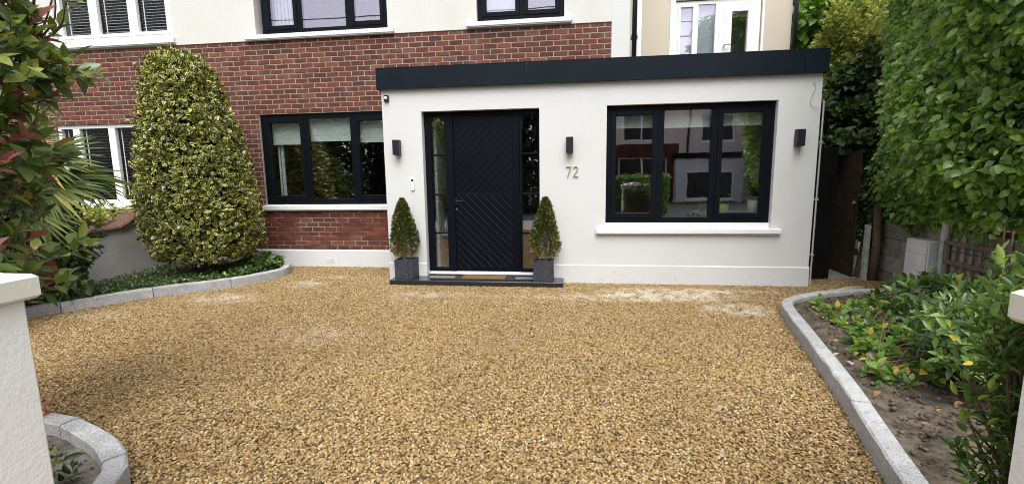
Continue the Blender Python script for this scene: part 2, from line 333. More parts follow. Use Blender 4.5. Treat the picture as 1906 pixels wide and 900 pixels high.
def copy_tree(o, loc, label, group=None):
    c = o.copy(); COL.objects.link(c); c.location = loc; LOC[c.name] = tuple(loc); c['label'] = label
    def rec(src, dst):
        for ch in list(src.children):
            k = ch.copy(); COL.objects.link(k); k.parent = dst; LOC[k.name] = tuple(loc); rec(ch, k)
    rec(o, c); return c
def wall_holes(mb, x0, x1, z0, z1, yf, yb, holes, mi=0):
    """Slab between yf (front) and yb (back) in the x-z plane with rectangular holes (x0, x1, z0, z1): only outside faces and reveals."""
    xs = sorted({x0, x1, *[min(max(h[i], x0), x1) for h in holes for i in (0, 1)]}); zs = sorted({z0, z1, *[min(max(h[i], z0), z1) for h in holes for i in (2, 3)]})
    def solid(i, j):
        if i < 0 or j < 0 or i >= len(xs) - 1 or j >= len(zs) - 1: return False
        cx, cz = (xs[i] + xs[i + 1]) / 2, (zs[j] + zs[j + 1]) / 2
        return not any(h[0] < cx < h[1] and h[2] < cz < h[3] for h in holes)
    for i in range(len(xs) - 1):
        for j in range(len(zs) - 1):
            if not solid(i, j): continue
            a, b, c, d = xs[i], xs[i + 1], zs[j], zs[j + 1]
            mb.add([(a, yf, c), (b, yf, c), (b, yf, d), (a, yf, d)], [(0, 1, 2, 3)], mi); mb.add([(a, yb, c), (b, yb, c), (b, yb, d), (a, yb, d)], [(3, 2, 1, 0)], mi)
            if not solid(i - 1, j): mb.add([(a, yf, c), (a, yb, c), (a, yb, d), (a, yf, d)], [(3, 2, 1, 0)], mi)
            if not solid(i + 1, j): mb.add([(b, yf, c), (b, yb, c), (b, yb, d), (b, yf, d)], [(0, 1, 2, 3)], mi)
            if not solid(i, j - 1): mb.add([(a, yf, c), (b, yf, c), (b, yb, c), (a, yb, c)], [(3, 2, 1, 0)], mi)
            if not solid(i, j + 1): mb.add([(a, yf, d), (b, yf, d), (b, yb, d), (a, yb, d)], [(0, 1, 2, 3)], mi)
    return mb
def clip_poly(poly, nx, nz, c):          # keep nx*x + nz*z <= c
    o = []
    for i in range(len(poly)):
        a, b = poly[i], poly[(i + 1) % len(poly)]; da, db = nx * a[0] + nz * a[1] - c, nx * b[0] + nz * b[1] - c
        if da <= 0: o.append(a)
        if da * db < 0: t = da / (da - db); o.append((a[0] + t * (b[0] - a[0]), a[1] + t * (b[1] - a[1])))
    return o
def spline(pts, n=12):
    P = [np.array(p, float) for p in pts]; P = [2 * P[0] - P[1]] + P + [2 * P[-1] - P[-2]]; o = []
    for i in range(1, len(P) - 2):
        for k in range(n):
            t = k / n; a, b, c, d = P[i - 1:i + 3]
            o.append(0.5 * (2 * b + (c - a) * t + (2 * a - 5 * b + 4 * c - d) * t * t + (3 * b - a - 3 * c + d) * t ** 3))
    o.append(P[-2]); return np.array(o)

# ------------------------------------------------------------------ foliage helper
def leaf_template(widths, fold=0.18, curl=0.25, twist=0.0, ts=None):
    """Leaf of length 1 along +y, normal +z. widths: half-widths at the inner stations; returns verts, edge attribute, triangles."""
    n = len(widths); ts = ts or [(i + 1) / (n + 1) for i in range(n)]
    V = [(0, 0, 0)]; E = [0.3]; F = []
    for t, wd in zip(ts, widths):
        zc = -curl * t * t; tw = twist * t
        V += [(-wd, t, zc + fold * wd - tw * wd), (0, t, zc), (wd, t, zc + fold * wd + tw * wd)]; E += [1.0, 0.0, 1.0]
    V.append((0, 1, -curl)); E.append(1.0); tip = len(V) - 1
    F += [(0, 2, 1), (0, 3, 2)]
    for i in range(n - 1):
        a = 1 + 3 * i; b = a + 3
        F += [(a, a + 1, b + 1), (a, b + 1, b), (a + 1, a + 2, b + 2), (a + 1, b + 2, b + 1)]
    a = 1 + 3 * (n - 1); F += [(a, a + 1, tip), (a + 1, a + 2, tip)]
    return np.array(V), np.array(E), np.array(F)
OVAL = [leaf_template((0.24, 0.30, 0.19), 0.3, c, t) for c, t in ((0.12, 0.0), (0.3, 0.25), (0.02, -0.2))]
LANCE = [leaf_template((0.15, 0.19, 0.12), 0.35, c, t) for c, t in ((0.1, 0.0), (0.3, 0.2), (-0.05, -0.25))]
BROAD = [leaf_template((0.36, 0.38, 0.22), 0.2, c, t) for c, t in ((0.1, 0.0), (0.3, 0.25), (0.05, -0.25))]
SMALL = [leaf_template((0.30,), 0.3, c, 0.1) for c in (0.05, 0.2)]
SMALL2 = [leaf_template((0.30, 0.26), 0.35, c, 0.15) for c in (0.05, 0.25)]
def unit(a): return a / np.maximum(np.linalg.norm(a, axis=-1, keepdims=True), 1e-9)
def leaf_mesh(name, tmpl, pos, T, N, S, cls, mats):
    V, E, F = tmpl; n = len(pos); X = np.cross(T, N)
    P = pos[:, None, :] + S[:, None, None] * (V[None, :, 0:1] * X[:, None, :] + V[None, :, 1:2] * T[:, None, :] + V[None, :, 2:3] * N[:, None, :])
    P = P.reshape(-1, 3); FF = (F[None] + (np.arange(n) * len(V))[:, None, None]).reshape(-1, 3)
    return P, np.tile(E, n), FF, np.repeat(cls, len(F))
def np_mesh(name, P, FF, mats, cls=None, edge=None, smooth=True):
    me = bpy.data.meshes.new(name); me.vertices.add(len(P)); me.vertices.foreach_set('co', P.astype(np.float32).ravel())
    me.loops.add(FF.size); me.loops.foreach_set('vertex_index', FF.astype(np.int32).ravel()); me.polygons.add(len(FF))
    me.polygons.foreach_set('loop_start', (np.arange(len(FF)) * 3).astype(np.int32))
    for m in mats: me.materials.append(m)
    if cls is not None: me.polygons.foreach_set('material_index', cls.astype(np.int32))
    if smooth: me.polygons.foreach_set('use_smooth', np.ones(len(FF), bool))
    if edge is not None: a = me.attributes.new('edge', 'FLOAT', 'POINT'); a.data.foreach_set('value', edge.astype(np.float32))
    me.update(calc_edges=True); me.validate(); return me
def foliage(parent, tmpls, pos, T, N, S, mats, cls=None, singles=0, name='foliage', score=None, kind='stuff'):
    """Leaves on a plant: the SINGLES that show largest become objects of their own, the rest one part."""
    L = np.array(LOC[parent.name]); n = len(pos)
    T = unit(T); N = unit(N - T * np.sum(N * T, -1, keepdims=True))
    cls = np.zeros(n, int) if cls is None else cls; var = rng.integers(0, len(tmpls), n); one = np.zeros(n, bool)
    if singles:
        x, y, z = project(pos + T * S[:, None] * 0.5)
        inf = (x > -10) & (x < 1916) & (y > -10) & (y < 910) & (z > 0.3)
        sc = np.where(inf, S / np.maximum(z, 0.3), 0) * (1 if score is None else score)
        one[np.argsort(-sc)[:singles]] = True
    PP, EE, FF, CC = [], [], [], []; off = 0
    for k, tm in enumerate(tmpls):
        q = (var == k) & ~one
        if not q.any(): continue
        P, E, F, C = leaf_mesh(name, tm, pos[q], T[q], N[q], S[q], cls[q], mats)
        PP.append(P); EE.append(E); FF.append(F + off); CC.append(C); off += len(P)
    if PP:
        me = np_mesh(name, np.concatenate(PP) - L, np.concatenate(FF), mats, np.concatenate(CC), np.concatenate(EE))
        o = bpy.data.objects.new(name, me); COL.objects.link(o); o.parent = parent; LOC[o.name] = tuple(L); o['kind'] = kind
    lib = {}
    for i in np.nonzero(one)[0]:
        k = (var[i], cls[i])
        if k not in lib:
            V, E, F = tmpls[k[0]]; lib[k] = np_mesh('leaf', V, F, [mats[k[1]]], None, E)
        o = bpy.data.objects.new('leaf', lib[k]); COL.objects.link(o); o.parent = parent
        X = np.cross(T[i], N[i]) * S[i]; Y = T[i] * S[i]; Z = N[i] * S[i]; p = pos[i] - L
        o.matrix_local = Matrix(((X[0], Y[0], Z[0], p[0]), (X[1], Y[1], Z[1], p[1]), (X[2], Y[2], Z[2], p[2]), (0, 0, 0, 1)))
def rvec(n): return unit(rng.normal(size=(n, 3)))

# ================================================================== THE SETTING: ground, drive, beds
g = MB(); g.add([(-300, -300, -0.05), (300, -300, -0.05), (300, 300, -0.05), (-300, 300, -0.05)], [(0, 1, 2, 3)])
tag(g.build('ground', M['earth']), kind='structure')
g = MB().box(-120, 120, -14.2, -8.2, -0.3, -0.03); tag(g.build('road', M['asphalt']), kind='structure')
g = MB().box(-120, 120, -8.19, -5.75, -0.3, 0.0); tag(g.build('pavement', M['concrete']), kind='structure')
KR = spline([(1.28, -5.2), (1.37, -4.6), (1.48, -4.08), (1.59, -3.65), (1.70, -3.22), (1.82, -2.68), (1.93, -2.18), (2.05, -1.60), (2.13, -1.28), (2.23, -1.09), (2.38, -0.96), (2.57, -0.83), (2.86, -0.69), (3.26, -0.58), (3.75, -0.51), (4.09, -0.49)], 6)
KL = spline([(-6.25, -3.5), (-5.98, -2.75), (-5.84, -2.11), (-5.76, -1.93), (-5.62, -1.72), (-5.50, -1.54), (-5.34, -1.28), (-5.06, -1.02), (-4.71, -0.70), (-4.46, -0.32), (-4.33, 0.03), (-4.32, 0.22), (-4.44, 0.48), (-4.63, 0.76), (-4.76, 0.89)], 8)
KC = spline([(-4.2, -4.15), (-3.7, -4.12), (-3.3, -4.085), (-3.1, -4.09), (-2.96, -4.10), (-2.79, -4.135), (-2.6, -4.21), (-2.42, -4.29), (-2.26, -4.39), (-2.15, -4.48), (-2.05, -4.66), (-1.97, -4.86), (-1.94, -5.02)])
drive = [tuple(p) for p in KR] + [(4.1, 0.3), (3.86, 0.55), (2.96, 0.55), (2.96, 0.01), (-2.6, 0.01), (-2.6, 0.93), (-4.75, 0.93)] + [tuple(p) for p in KL[::-1]] + [(-6.6, -3.75)] + [tuple(p) for p in KC] + [(-1.9, -5.74), (1.25, -5.74)]
bm = bmesh.new(); vv = [bm.verts.new((x, y, -0.012)) for x, y in drive]; f = bm.faces.new(vv); f.normal_update()
if f.normal.z < 0: f.normal_flip()
bmesh.ops.triangulate(bm, faces=bm.faces[:])
tag(MB().bm(bm).build('gravel_bed', M['gravel_base']), kind='structure')

def gravel_stuff():
    src = bpy.data.objects['gravel_bed']; o = bpy.data.objects.new('gravel', src.data.copy()); COL.objects.link(o); tag(o, kind='stuff')
    ng = bpy.data.node_groups.new('gravel_scatter', 'GeometryNodeTree')
    ng.interface.new_socket('Geometry', in_out='INPUT', socket_type='NodeSocketGeometry'); ng.interface.new_socket('Geometry', in_out='OUTPUT', socket_type='NodeSocketGeometry')
    N = ng.nodes.new; Lk = ng.links.new
    gi, go = N('NodeGroupInput'), N('NodeGroupOutput'); join = N('GeometryNodeJoinGeometry')
    src_join = N('GeometryNodeJoinGeometry')
    for k in range(6):                                            # six stone shapes
        ico = N('GeometryNodeMeshIcoSphere'); ico.inputs['Radius'].default_value = 1.0; ico.inputs['Subdivisions'].default_value = 2
        nz = N('ShaderNodeTexNoise'); nz.noise_dimensions = '4D'; nz.inputs['Scale'].default_value = 0.9; nz.inputs['W'].default_value = 3.7 * k; nz.inputs['Detail'].default_value = 2
        sub = N('ShaderNodeVectorMath'); sub.operation = 'SUBTRACT'; sub.inputs[1].default_value = (0.5, 0.5, 0.5); Lk(nz.outputs['Color'], sub.inputs[0])
        sc = N('ShaderNodeVectorMath'); sc.operation = 'SCALE'; sc.inputs['Scale'].default_value = 1.5; Lk(sub.outputs[0], sc.inputs[0])
        sp = N('GeometryNodeSetPosition'); Lk(ico.outputs[0], sp.inputs['Geometry']); Lk(sc.outputs[0], sp.inputs['Offset'])
        sm = N('GeometryNodeSetMaterial'); sm.inputs['Material'].default_value = M['gravel_stone']; Lk(sp.outputs[0], sm.inputs['Geometry'])
        gt = N('GeometryNodeGeometryToInstance'); Lk(sm.outputs[0], gt.inputs[0]); Lk(gt.outputs[0], src_join.inputs[0])
    dp = N('GeometryNodeDistributePointsOnFaces'); dp.inputs['Density'].default_value = 9400; Lk(gi.outputs[0], dp.inputs['Mesh'])
    iop = N('GeometryNodeInstanceOnPoints'); iop.inputs['Pick Instance'].default_value = True
    Lk(dp.outputs['Points'], iop.inputs['Points']); Lk(src_join.outputs[0], iop.inputs['Instance'])
    rv = N('FunctionNodeRandomValue'); rv.data_type = 'FLOAT_VECTOR'; rv.inputs[0].default_value = (0.0056, 0.0043, 0.0034); rv.inputs[1].default_value = (0.0106, 0.008, 0.0064); Lk(rv.outputs[0], iop.inputs['Scale'])
    rr = N('FunctionNodeRandomValue'); rr.data_type = 'FLOAT_VECTOR'; rr.inputs[0].default_value = (-0.6, -0.6, 0); rr.inputs[1].default_value = (0.6, 0.6, 6.283); rr.inputs['Seed'].default_value = 5
    Lk(rr.outputs[0], iop.inputs['Rotation'])
    ri = N('FunctionNodeRandomValue'); ri.data_type = 'INT'; ri.inputs[4].default_value = 0; ri.inputs[5].default_value = 5; ri.inputs['Seed'].default_value = 9; Lk(ri.outputs[2], iop.inputs['Instance Index'])
    rz = N('FunctionNodeRandomValue'); rz.data_type = 'FLOAT_VECTOR'; rz.inputs[0].default_value = (0, 0, -0.002); rz.inputs[1].default_value = (0, 0, 0.013); rz.inputs['Seed'].default_value = 3
    tr = N('GeometryNodeTranslateInstances'); tr.inputs['Local Space'].default_value = False; Lk(iop.outputs[0], tr.inputs[0]); Lk(rz.outputs[0], tr.inputs['Translation'])
    Lk(tr.outputs[0], go.inputs[0])
    md = o.modifiers.new('scatter', 'NODES'); md.node_group = ng
gravel_stuff()

def kerb(line, side, stone_len, label_mat, h=0.12, wdt=0.105, haunch=False):
    """Granite kerb stones along a line (outer foot), thickness towards SIDE (+1 left of travel, -1 right)."""
    d = np.r_[0, np.cumsum(np.linalg.norm(np.diff(line, axis=0), axis=1))]; tot = d[-1]; n = max(1, round(tot / stone_len))
    at = lambda t: np.array([np.interp(t, d, line[:, 0]), np.interp(t, d, line[:, 1])])
    base = MB(); m = 80; A = [at(tot * i / m) for i in range(m + 1)]
    def nor(t): e = at(min(t + 0.03, tot)) - at(max(t - 0.03, 0)); e = e / np.linalg.norm(e); return np.array([-e[1], e[0]]) * side
    for i in range(m):
        t0, t1 = tot * i / m, tot * (i + 1) / m; p, q = at(t0) + nor(t0) * 0.012, at(t1) + nor(t1) * 0.012; p2, q2 = at(t0) + nor(t0) * (wdt - 0.012), at(t1) + nor(t1) * (wdt - 0.012)
        base.add([(*p, h - 0.02), (*q, h - 0.02), (*q2, h - 0.02), (*p2, h - 0.02)], [(0, 1, 2, 3)])
    hb = MB()
    if haunch:                                                   # sloping cement haunch behind the stones
        for i in range(m):
            t0, t1 = tot * i / m, tot * (i + 1) / m; p, q = at(t0) + nor(t0) * (wdt + 0.002), at(t1) + nor(t1) * (wdt + 0.002); p2, q2 = p + nor(t0) * 0.13, q + nor(t1) * 0.13
            hb.add([(*p, h - 0.045), (*q, h - 0.045), (*q2, 0.03), (*p2, 0.03)], [(0, 1, 2, 3)])
    root = base.build('kerb', M['concrete']); tag(root, kind='structure'); LOC[root.name] = (0, 0, 0)
    if haunch: hb.build('haunch', M['soil'], root)
    for k in range(n):
        t0, t1 = tot * k / n + 0.004, tot * (k + 1) / n - 0.004; ns = max(2, int((t1 - t0) / 0.09)); hz = h + random.uniform(-0.004, 0.004)
        vs = []; c = 0.010
        for i in range(ns + 1):
            t = t0 + (t1 - t0) * i / ns; p = at(t); nn = nor(t); jt = lambda a: random.uniform(-a, a)
            for off, z in ((0, -0.04), (jt(0.003), hz - c), (c + jt(0.003), hz + jt(0.002)), (wdt - c, hz + jt(0.002)), (wdt, hz - c), (wdt, -0.04)):
                vs.append((*(p + nn * off), z))
        fs = [(i * 6 + j, i * 6 + j + 1, (i + 1) * 6 + j + 1, (i + 1) * 6 + j) for i in range(ns) for j in range(5)] + [tuple(range(6)), tuple(range(ns * 6, ns * 6 + 6))[::-1]]
        MB().add(vs, fs).build('kerb_stone', M['granite'], root)
kerb(KL, 1 if True else -1, 0.9, None); kerb(KR, -1, 0.85, None, haunch=True); kerb(KC, -1, 0.33, None, 0.12, 0.10)

def soil_sheet(poly, mat, z0=0.03, amp=0.03, step=0.04, name='soil'):
    bm = bmesh.new(); f = bm.faces.new([bm.verts.new((x, y, 0)) for x, y in poly]); xs = [p[0] for p in poly]; ys = [p[1] for p in poly]
    def cut(lo, hi, no, ax):
        k = lo
        while k < hi:
            co = Vector((k, 0, 0)) if ax == 0 else Vector((0, k, 0)); bmesh.ops.bisect_plane(bm, geom=bm.verts[:] + bm.edges[:] + bm.faces[:], plane_co=co, plane_no=no); k += step
    bmesh.ops.triangulate(bm, faces=bm.faces[:]); cut(min(xs) + step, max(xs), Vector((1, 0, 0)), 0); cut(min(ys) + step, max(ys), Vector((0, 1, 0)), 1)
    from mathutils import noise as mn
    for v in bm.verts: v.co.z = z0 + amp * (mn.noise(v.co * 3.0) + 0.6 * mn.noise(v.co * 9.0) + 0.5 * mn.noise(v.co * 23.0) + 0.3 * mn.noise(v.co * 47.0))
    bm.normal_update()
    for f in bm.faces:
        if f.normal.z < 0: f.normal_flip()
    return tag(MB().bm(bm).build(name, mat, smooth=True), kind='structure')
def inset(line, d):
    t = np.gradient(line, axis=0); t /= np.linalg.norm(t, axis=1, keepdims=True); return line + np.c_[-t[:, 1], t[:, 0]] * d
soil_sheet([tuple(p) for p in inset(KR, -0.09)[::4]] + [(4.1, -0.15), (4.1, -5.3)], M['soil'], 0.05, 0.04)
soil_sheet([tuple(p) for p in inset(KL, 0.09)[::4]] + [(-6.6, 0.9), (-6.9, -3.7)], M['soil'], 0.07, 0.03)
soil_sheet([tuple(p) for p in inset(KC, -0.1)[::4]] + [(-2.0, -5.7), (-4.3, -5.7)], M['dry_soil'], 0.04, 0.02)
# passage floor beside the house
tag(MB().box(2.97, 3.86, 0.56, 9.0, -0.2, -0.004).build('path', M['concrete']), kind='structure')

# ================================================================== windows
def window(parent, x0, x1, z0, z1, yf, mulls, mat, glass, fw=0.06, fd=0.07, sash=(), sw=0.045, mw=0.055, name='window', base=None):
    """Frame with mullions at the given x; sash: indices of panes with an opening casement."""
    f = MB(); c = 0.004
    f.box(x0, x0 + fw, yf, yf + fd, z0, z1, 0, c); f.box(x1 - fw, x1, yf, yf + fd, z0, z1, 0, c)
    f.box(x0 + fw, x1 - fw, yf + 0.001, yf + fd - 0.001, z1 - fw, z1, 0, c); f.box(x0 + fw, x1 - fw, yf + 0.001, yf + fd - 0.001, z0, z0 + fw, 0, c)
    for mx in mulls: f.box(mx - mw / 2, mx + mw / 2, yf + 0.002, yf + fd - 0.002, z0 + fw, z1 - fw, 0, c)
    wo = f.build(name, mat, parent)
    ed = [x0 + fw] + [v for mx in mulls for v in (mx - mw / 2, mx + mw / 2)] + [x1 - fw]
    panes = []
    for i in range(len(mulls) + 1):
        a, b, lo, hi = ed[2 * i], ed[2 * i + 1], z0 + fw, z1 - fw
        if i in sash:
            s_ = MB(); y0, y1 = yf - 0.012, yf + fd - 0.02
            s_.box(a - 0.008, a + sw, y0, y1, lo - 0.008, hi + 0.008, 0, c); s_.box(b - sw, b + 0.008, y0, y1, lo - 0.008, hi + 0.008, 0, c)
            s_.box(a + sw, b - sw, y0 + 0.001, y1 - 0.001, lo - 0.008, lo + sw, 0, c); s_.box(a + sw, b - sw, y0 + 0.001, y1 - 0.001, hi - sw, hi + 0.008, 0, c)
            s_.build('sash', mat, wo); a += sw; b -= sw; lo += sw; hi -= sw
        y = yf + 0.022
        MB().box(a - 0.004, b + 0.004, y, y + 0.024, lo - 0.004, hi + 0.004).build('pane', glass, wo); panes.append((a, b, lo, hi))
    return wo, panes
def roller_blind(wo, a, b, z_low, z_hi, y, mat=None):
    m = MB().box(a - 0.03, b + 0.03, y, y + 0.004, z_low, z_hi); m.box(a - 0.03, b + 0.03, y - 0.006, y + 0.01, z_low - 0.02, z_low); return m.build('roller_blind', mat or M['blind'], wo)
def venetian(wo, a, b, z0, z1, y, mat, pitch=0.042):
    m = MB(); z = z1 - 0.03
    while z > z0:
        m.add([(a, y - 0.014, z - 0.008), (b, y - 0.014, z - 0.008), (b, y + 0.014, z + 0.010), (a, y + 0.014, z + 0.010), (a, y - 0.014, z - 0.010), (b, y - 0.014, z - 0.010), (b, y + 0.014, z + 0.008), (a, y + 0.014, z + 0.008)],
              [(0, 1, 2, 3), (7, 6, 5, 4), (0, 4, 5, 1), (2, 6, 7, 3)]); z -= pitch
    o = m.build('venetian_blind', mat, wo); o['kind'] = 'stuff'
    MB().box(a + 0.05, a + 0.065, y - 0.02, y - 0.015, z0, z1).build('blind_cord', M['upvc'], wo)

# ================================================================== the brick house (pair of semi-detached houses)
YW = 0.917
house = thing('house', (-4.5, YW, 0), 'tall red brick house with cream rendered upper storey behind the white flat roofed extension', 'house')
OPEN = [(-5.065, -2.4, 0.92, 2.475), (-8.9, -6.75, 0.93, 2.405)]
FF = [(-4.98, -2.815, 3.69, 5.0), (-1.44, -0.155, 3.705, 5.0), (-8.58, -6.43, 3.735, 5.0)]
mor = wall_holes(MB(), -10.5, 0.516, 0.27, 3.6, YW + 0.005, YW + 0.28, OPEN + [(-2.55, 0.52, 0.0, 2.6)]); bw = mor.build('brick_wall', M['mortar'], house)
rw = wall_holes(MB(), -10.5, 0.52, 3.603, 5.6, YW - 0.012, YW + 0.28, FF); rw.build('upper_wall', M['cream_render'], house)
MB().box(0.5185, 0.772, YW - 0.018, YW + 0.5, 2.5, 5.6).box(0.44, 0.5185, YW + 0.02, YW + 0.5, 2.5, 5.6).build('corner_pilaster', M['white_render'], house)
p = MB(); p.box(-10.5, -2.56, YW - 0.03, YW + 0.28, -0.3, 0.262); p.add([(-10.5, YW - 0.03, 0.262), (-2.56, YW - 0.03, 0.262), (-2.56, YW + 0.002, 0.278), (-10.5, YW + 0.002, 0.278)], [(0, 1, 2, 3)])
p.build('plinth', M['plinth_paint'], house)
ab = MB()
for k in range(5): ab.box(-4.06, -3.93, YW - 0.034, YW - 0.0295, 0.055 + k * 0.02, 0.064 + k * 0.02)
ab.build('air_brick', M['plinth_paint'], house)
# bricks, one by one
BL, BH = 0.209, 0.076
def brick_mesh(k):
    r = random.Random(k); L, H, c = BL - 0.013, BH - 0.0135, 0.003; j = lambda: r.uniform(-0.0012, 0.0012)
    vs = [(-L / 2, 0.05, -H / 2), (L / 2, 0.05, -H / 2), (L / 2, 0.05, H / 2), (-L / 2, 0.05, H / 2)]
    vs += [(-L / 2 + j(), c, -H / 2 + j()), (L / 2 + j(), c, -H / 2 + j()), (L / 2 + j(), c, H / 2 + j()), (-L / 2 + j(), c, H / 2 + j())]
    vs += [(-L / 2 + c, j(), -H / 2 + c), (L / 2 - c, j(), -H / 2 + c), (L / 2 - c, j(), H / 2 - c), (-L / 2 + c, j(), H / 2 - c)]
    fs = [(8, 9, 10, 11)] + [(a + i, a + (i + 1) % 4, a + 4 + (i + 1) % 4, a + 4 + i) for a in (0, 4) for i in range(4)]
    return vs, fs
bmeshes = []
for k in range(5):
    vs, fs = brick_mesh(k); me = bpy.data.meshes.new('brick'); me.from_pydata(vs, [], fs); me.materials.append(M['brick']); me.update(); bmeshes.append(me)
full, cut = [], []
for k in range(44):
    z0 = 0.274 + k * BH; z1 = min(z0 + BH, 3.602); x = -10.45 + (BL / 2 if k % 2 else 0)
    spans = [(-10.5, 0.516)]
    for a, b, lo, hi in OPEN + [(-2.55, 0.6, 0.0, 3.02)]:
        if z0 + BH * 0.5 > lo and z0 + BH * 0.5 < hi:
            spans = [q for (s0, s1) in spans for q in ((s0, min(s1, a)), (max(s0, b), s1)) if q[1] - q[0] > 0.03]
    x -= 0.1
    while x < 0.52:
        for s0, s1 in spans:
            a, b = max(x, s0), min(x + BL, s1)
            if b - a < 0.03: continue
            if b - a > BL - 1e-4 and z1 - z0 > BH - 1e-4: full.append(((a + b) / 2, (z0 + z1) / 2))
            else: cut.append((a, b, z0, z1))
        x += BL
def seen(x, z):
    if -6.3 + 0.4 * max(0, z - 1.6) < x < -4.45 - 0.5 * max(0, z - 1.9) and z < 3.1: return False
    return x > -8.6 and (z > 3.12 if x > -2.55 else True)
full.sort(key=lambda q: (not seen(*q), (q[0]) ** 2 + 53 + (q[1] - 1.5) ** 2))
LH = LOC[house.name]
for x, z in full[:300]:
    o = bpy.data.objects.new('brick', random.choice(bmeshes)); COL.objects.link(o); o.parent = bw
    o.location = (x - LH[0], YW + random.uniform(-0.0015, 0.0015) - LH[1], z - LH[2]); o.rotation_euler = (random.uniform(-0.006, 0.006), 0, random.uniform(-0.004, 0.004))
rest = MB()
for x, z in full[300:]:
    vs, fs = brick_mesh(random.randrange(9)); dy = YW + random.uniform(-0.0015, 0.0015); rest.add([(a + x, b + dy, c + z) for a, b, c in vs], fs)
for a, b, z0, z1 in cut: rest.box(a + 0.0072, b - 0.0072, YW, YW + 0.05, z0 + 0.0075, z1 - 0.0075, 0, 0.003)
rest.build('bricks', M['brick'], bw, kind='stuff')

def sill(x0, x1, z0, z1, name='sill', parent=house, yw=YW, proud=0.07, mat=None):
    m = MB(); m.box(x0, x1, yw - proud, yw + 0.11, z0 + 0.012, z1 - 0.012, 0, 0.006); m.box(x0 + 0.01, x1 - 0.01, yw - proud + 0.012, yw + 0.1, z0, z0 + 0.0125, 0, 0.003)
    m.add([(x0 + 0.004, yw - proud + 0.004, z1 - 0.0125), (x1 - 0.004, yw - proud + 0.004, z1 - 0.0125), (x1 - 0.004, yw + 0.11, z1 + 0.004), (x0 + 0.004, yw + 0.11, z1 + 0.004)], [(0, 1, 2, 3)]); return m.build(name, mat or M['sill_paint'], parent)
# ground floor window beside the extension
wo, pn = window(house, -5.06, -2.42, 1.032, 2.47, YW + 0.03, (-4.29, -3.50), M['anthracite'], M['glass'], 0.075, 0.07, (0, 2), 0.06, 0.075)
for (a, b, lo, hi), zl in zip(pn, (2.02, 2.06, 2.03)): roller_blind(wo, a, b, zl, hi + 0.02, YW + 0.16)
cu = MB()
for i in range(3): x = -4.93 + i * 0.035; cu.box(x, x + 0.03, YW + 0.22 + 0.02 * (i % 2), YW + 0.25 + 0.02 * (i % 2), 0.95, 2.45, 0, 0.008)
cu.build('curtain', M['curtain'], wo)
sill(-5.11, -2.601, 0.925, 1.022)
# neighbour's ground floor window
wo, pn = window(house, -8.88, -6.77, 1.062, 2.40, YW + 0.04, (-8.53, -7.84, -7.15), M['upvc'], M['glass_dull'], 0.06, 0.07, (), 0.05, 0.13)
for a, b, lo, hi in pn: venetian(wo, a, b, lo, hi, YW + 0.13, M['venetian_dark'], 0.05)
sill(-8.95, -6.7, 0.955, 1.055)
# first floor windows
wo, pn = window(house, FF[0][0] + 0.08, FF[0][1] - 0.005, FF[0][2] + 0.005, 4.98, YW + 0.045, (-4.27, -3.47), M['anthracite'], M['glass_clear'], 0.075, 0.07, (0, 2), 0.055, 0.075)
cu = MB()
for i in range(10): x = -4.80 + i * 0.032; cu.box(x, x + 0.028, YW + 0.25 + 0.02 * (i % 2), YW + 0.28 + 0.02 * (i % 2), 3.7, 4.95, 0, 0.008)
cu.build('curtain', M['curtain'], wo)
sill(-5.15, -2.71, 3.598, 3.688)
wo, pn = window(house, FF[1][0] + 0.005, FF[1][1] - 0.005, FF[1][2] + 0.005, 4.98, YW + 0.045, (-0.78,), M['anthracite'], M['glass_clear'], 0.075, 0.07, (0, 1), 0.055, 0.075)
roller_blind(wo, pn[0][0], pn[0][1], 3.78, 4.95, YW + 0.2, M['curtain'])
sill(-1.59, -0.045, 3.612, 3.70)
wo, pn = window(house, FF[2][0] + 0.005, FF[2][1] - 0.005, FF[2][2] + 0.005, 4.98, YW + 0.02, (-7.86, -7.14), M['upvc'], M['glass_dull'], 0.06, 0.07, (0, 1, 2), 0.045, 0.07)
for a, b, lo, hi in pn: venetian(wo, a, b, lo, hi, YW + 0.12, M['venetian'], 0.045)
sill(-8.66, -6.385, 3.618, 3.728)
# recessed upper wall above the flat roof, with white window and balcony door
RW0, RW1, YR = 0.773, 3.45, 2.2
DO = (1.64, 2.99, 2.9, 4.25)
wall_holes(MB(), RW0, RW1, 2.6, 5.6, YR, YR + 0.28, [DO]).build('recessed_wall', M['tan_render'], house)
wo, pn = window(house, 1.645, 2.345, 2.905, 4.235, YR + 0.03, (1.985,), M['upvc'], M['glass_clear'], 0.06, 0.07, (0,), 0.03, 0.06)
for a, b, lo, hi in pn: roller_blind(wo, a, b, 2.95, 4.2, YR + 0.14, M['curtain'])
wo, pn = window(house, 2.347, 2.985, 2.905, 4.235, YR + 0.03, (), M['upvc'], M['glass_clear'], 0.085, 0.07, (0,), 0.11, 0.06, 'balcony_door')
roller_blind(wo, pn[0][0], pn[0][1], 4.0, 4.2, YR + 0.14, M['curtain'])
MB().box(2.42, 2.44, YR - 0.03, YR + 0.018, 3.50, 3.53).box(2.42, 2.52, YR - 0.045, YR - 0.03, 3.505, 3.525).build('door_handle', M['steel'], wo)
MB().box(1.56, 1.64, YR - 0.012, YR + 0.05, 2.9, 4.3).box(2.995, 3.03, YR - 0.012, YR + 0.05, 2.9, 4.3).build('window_trim', M['upvc'], house)
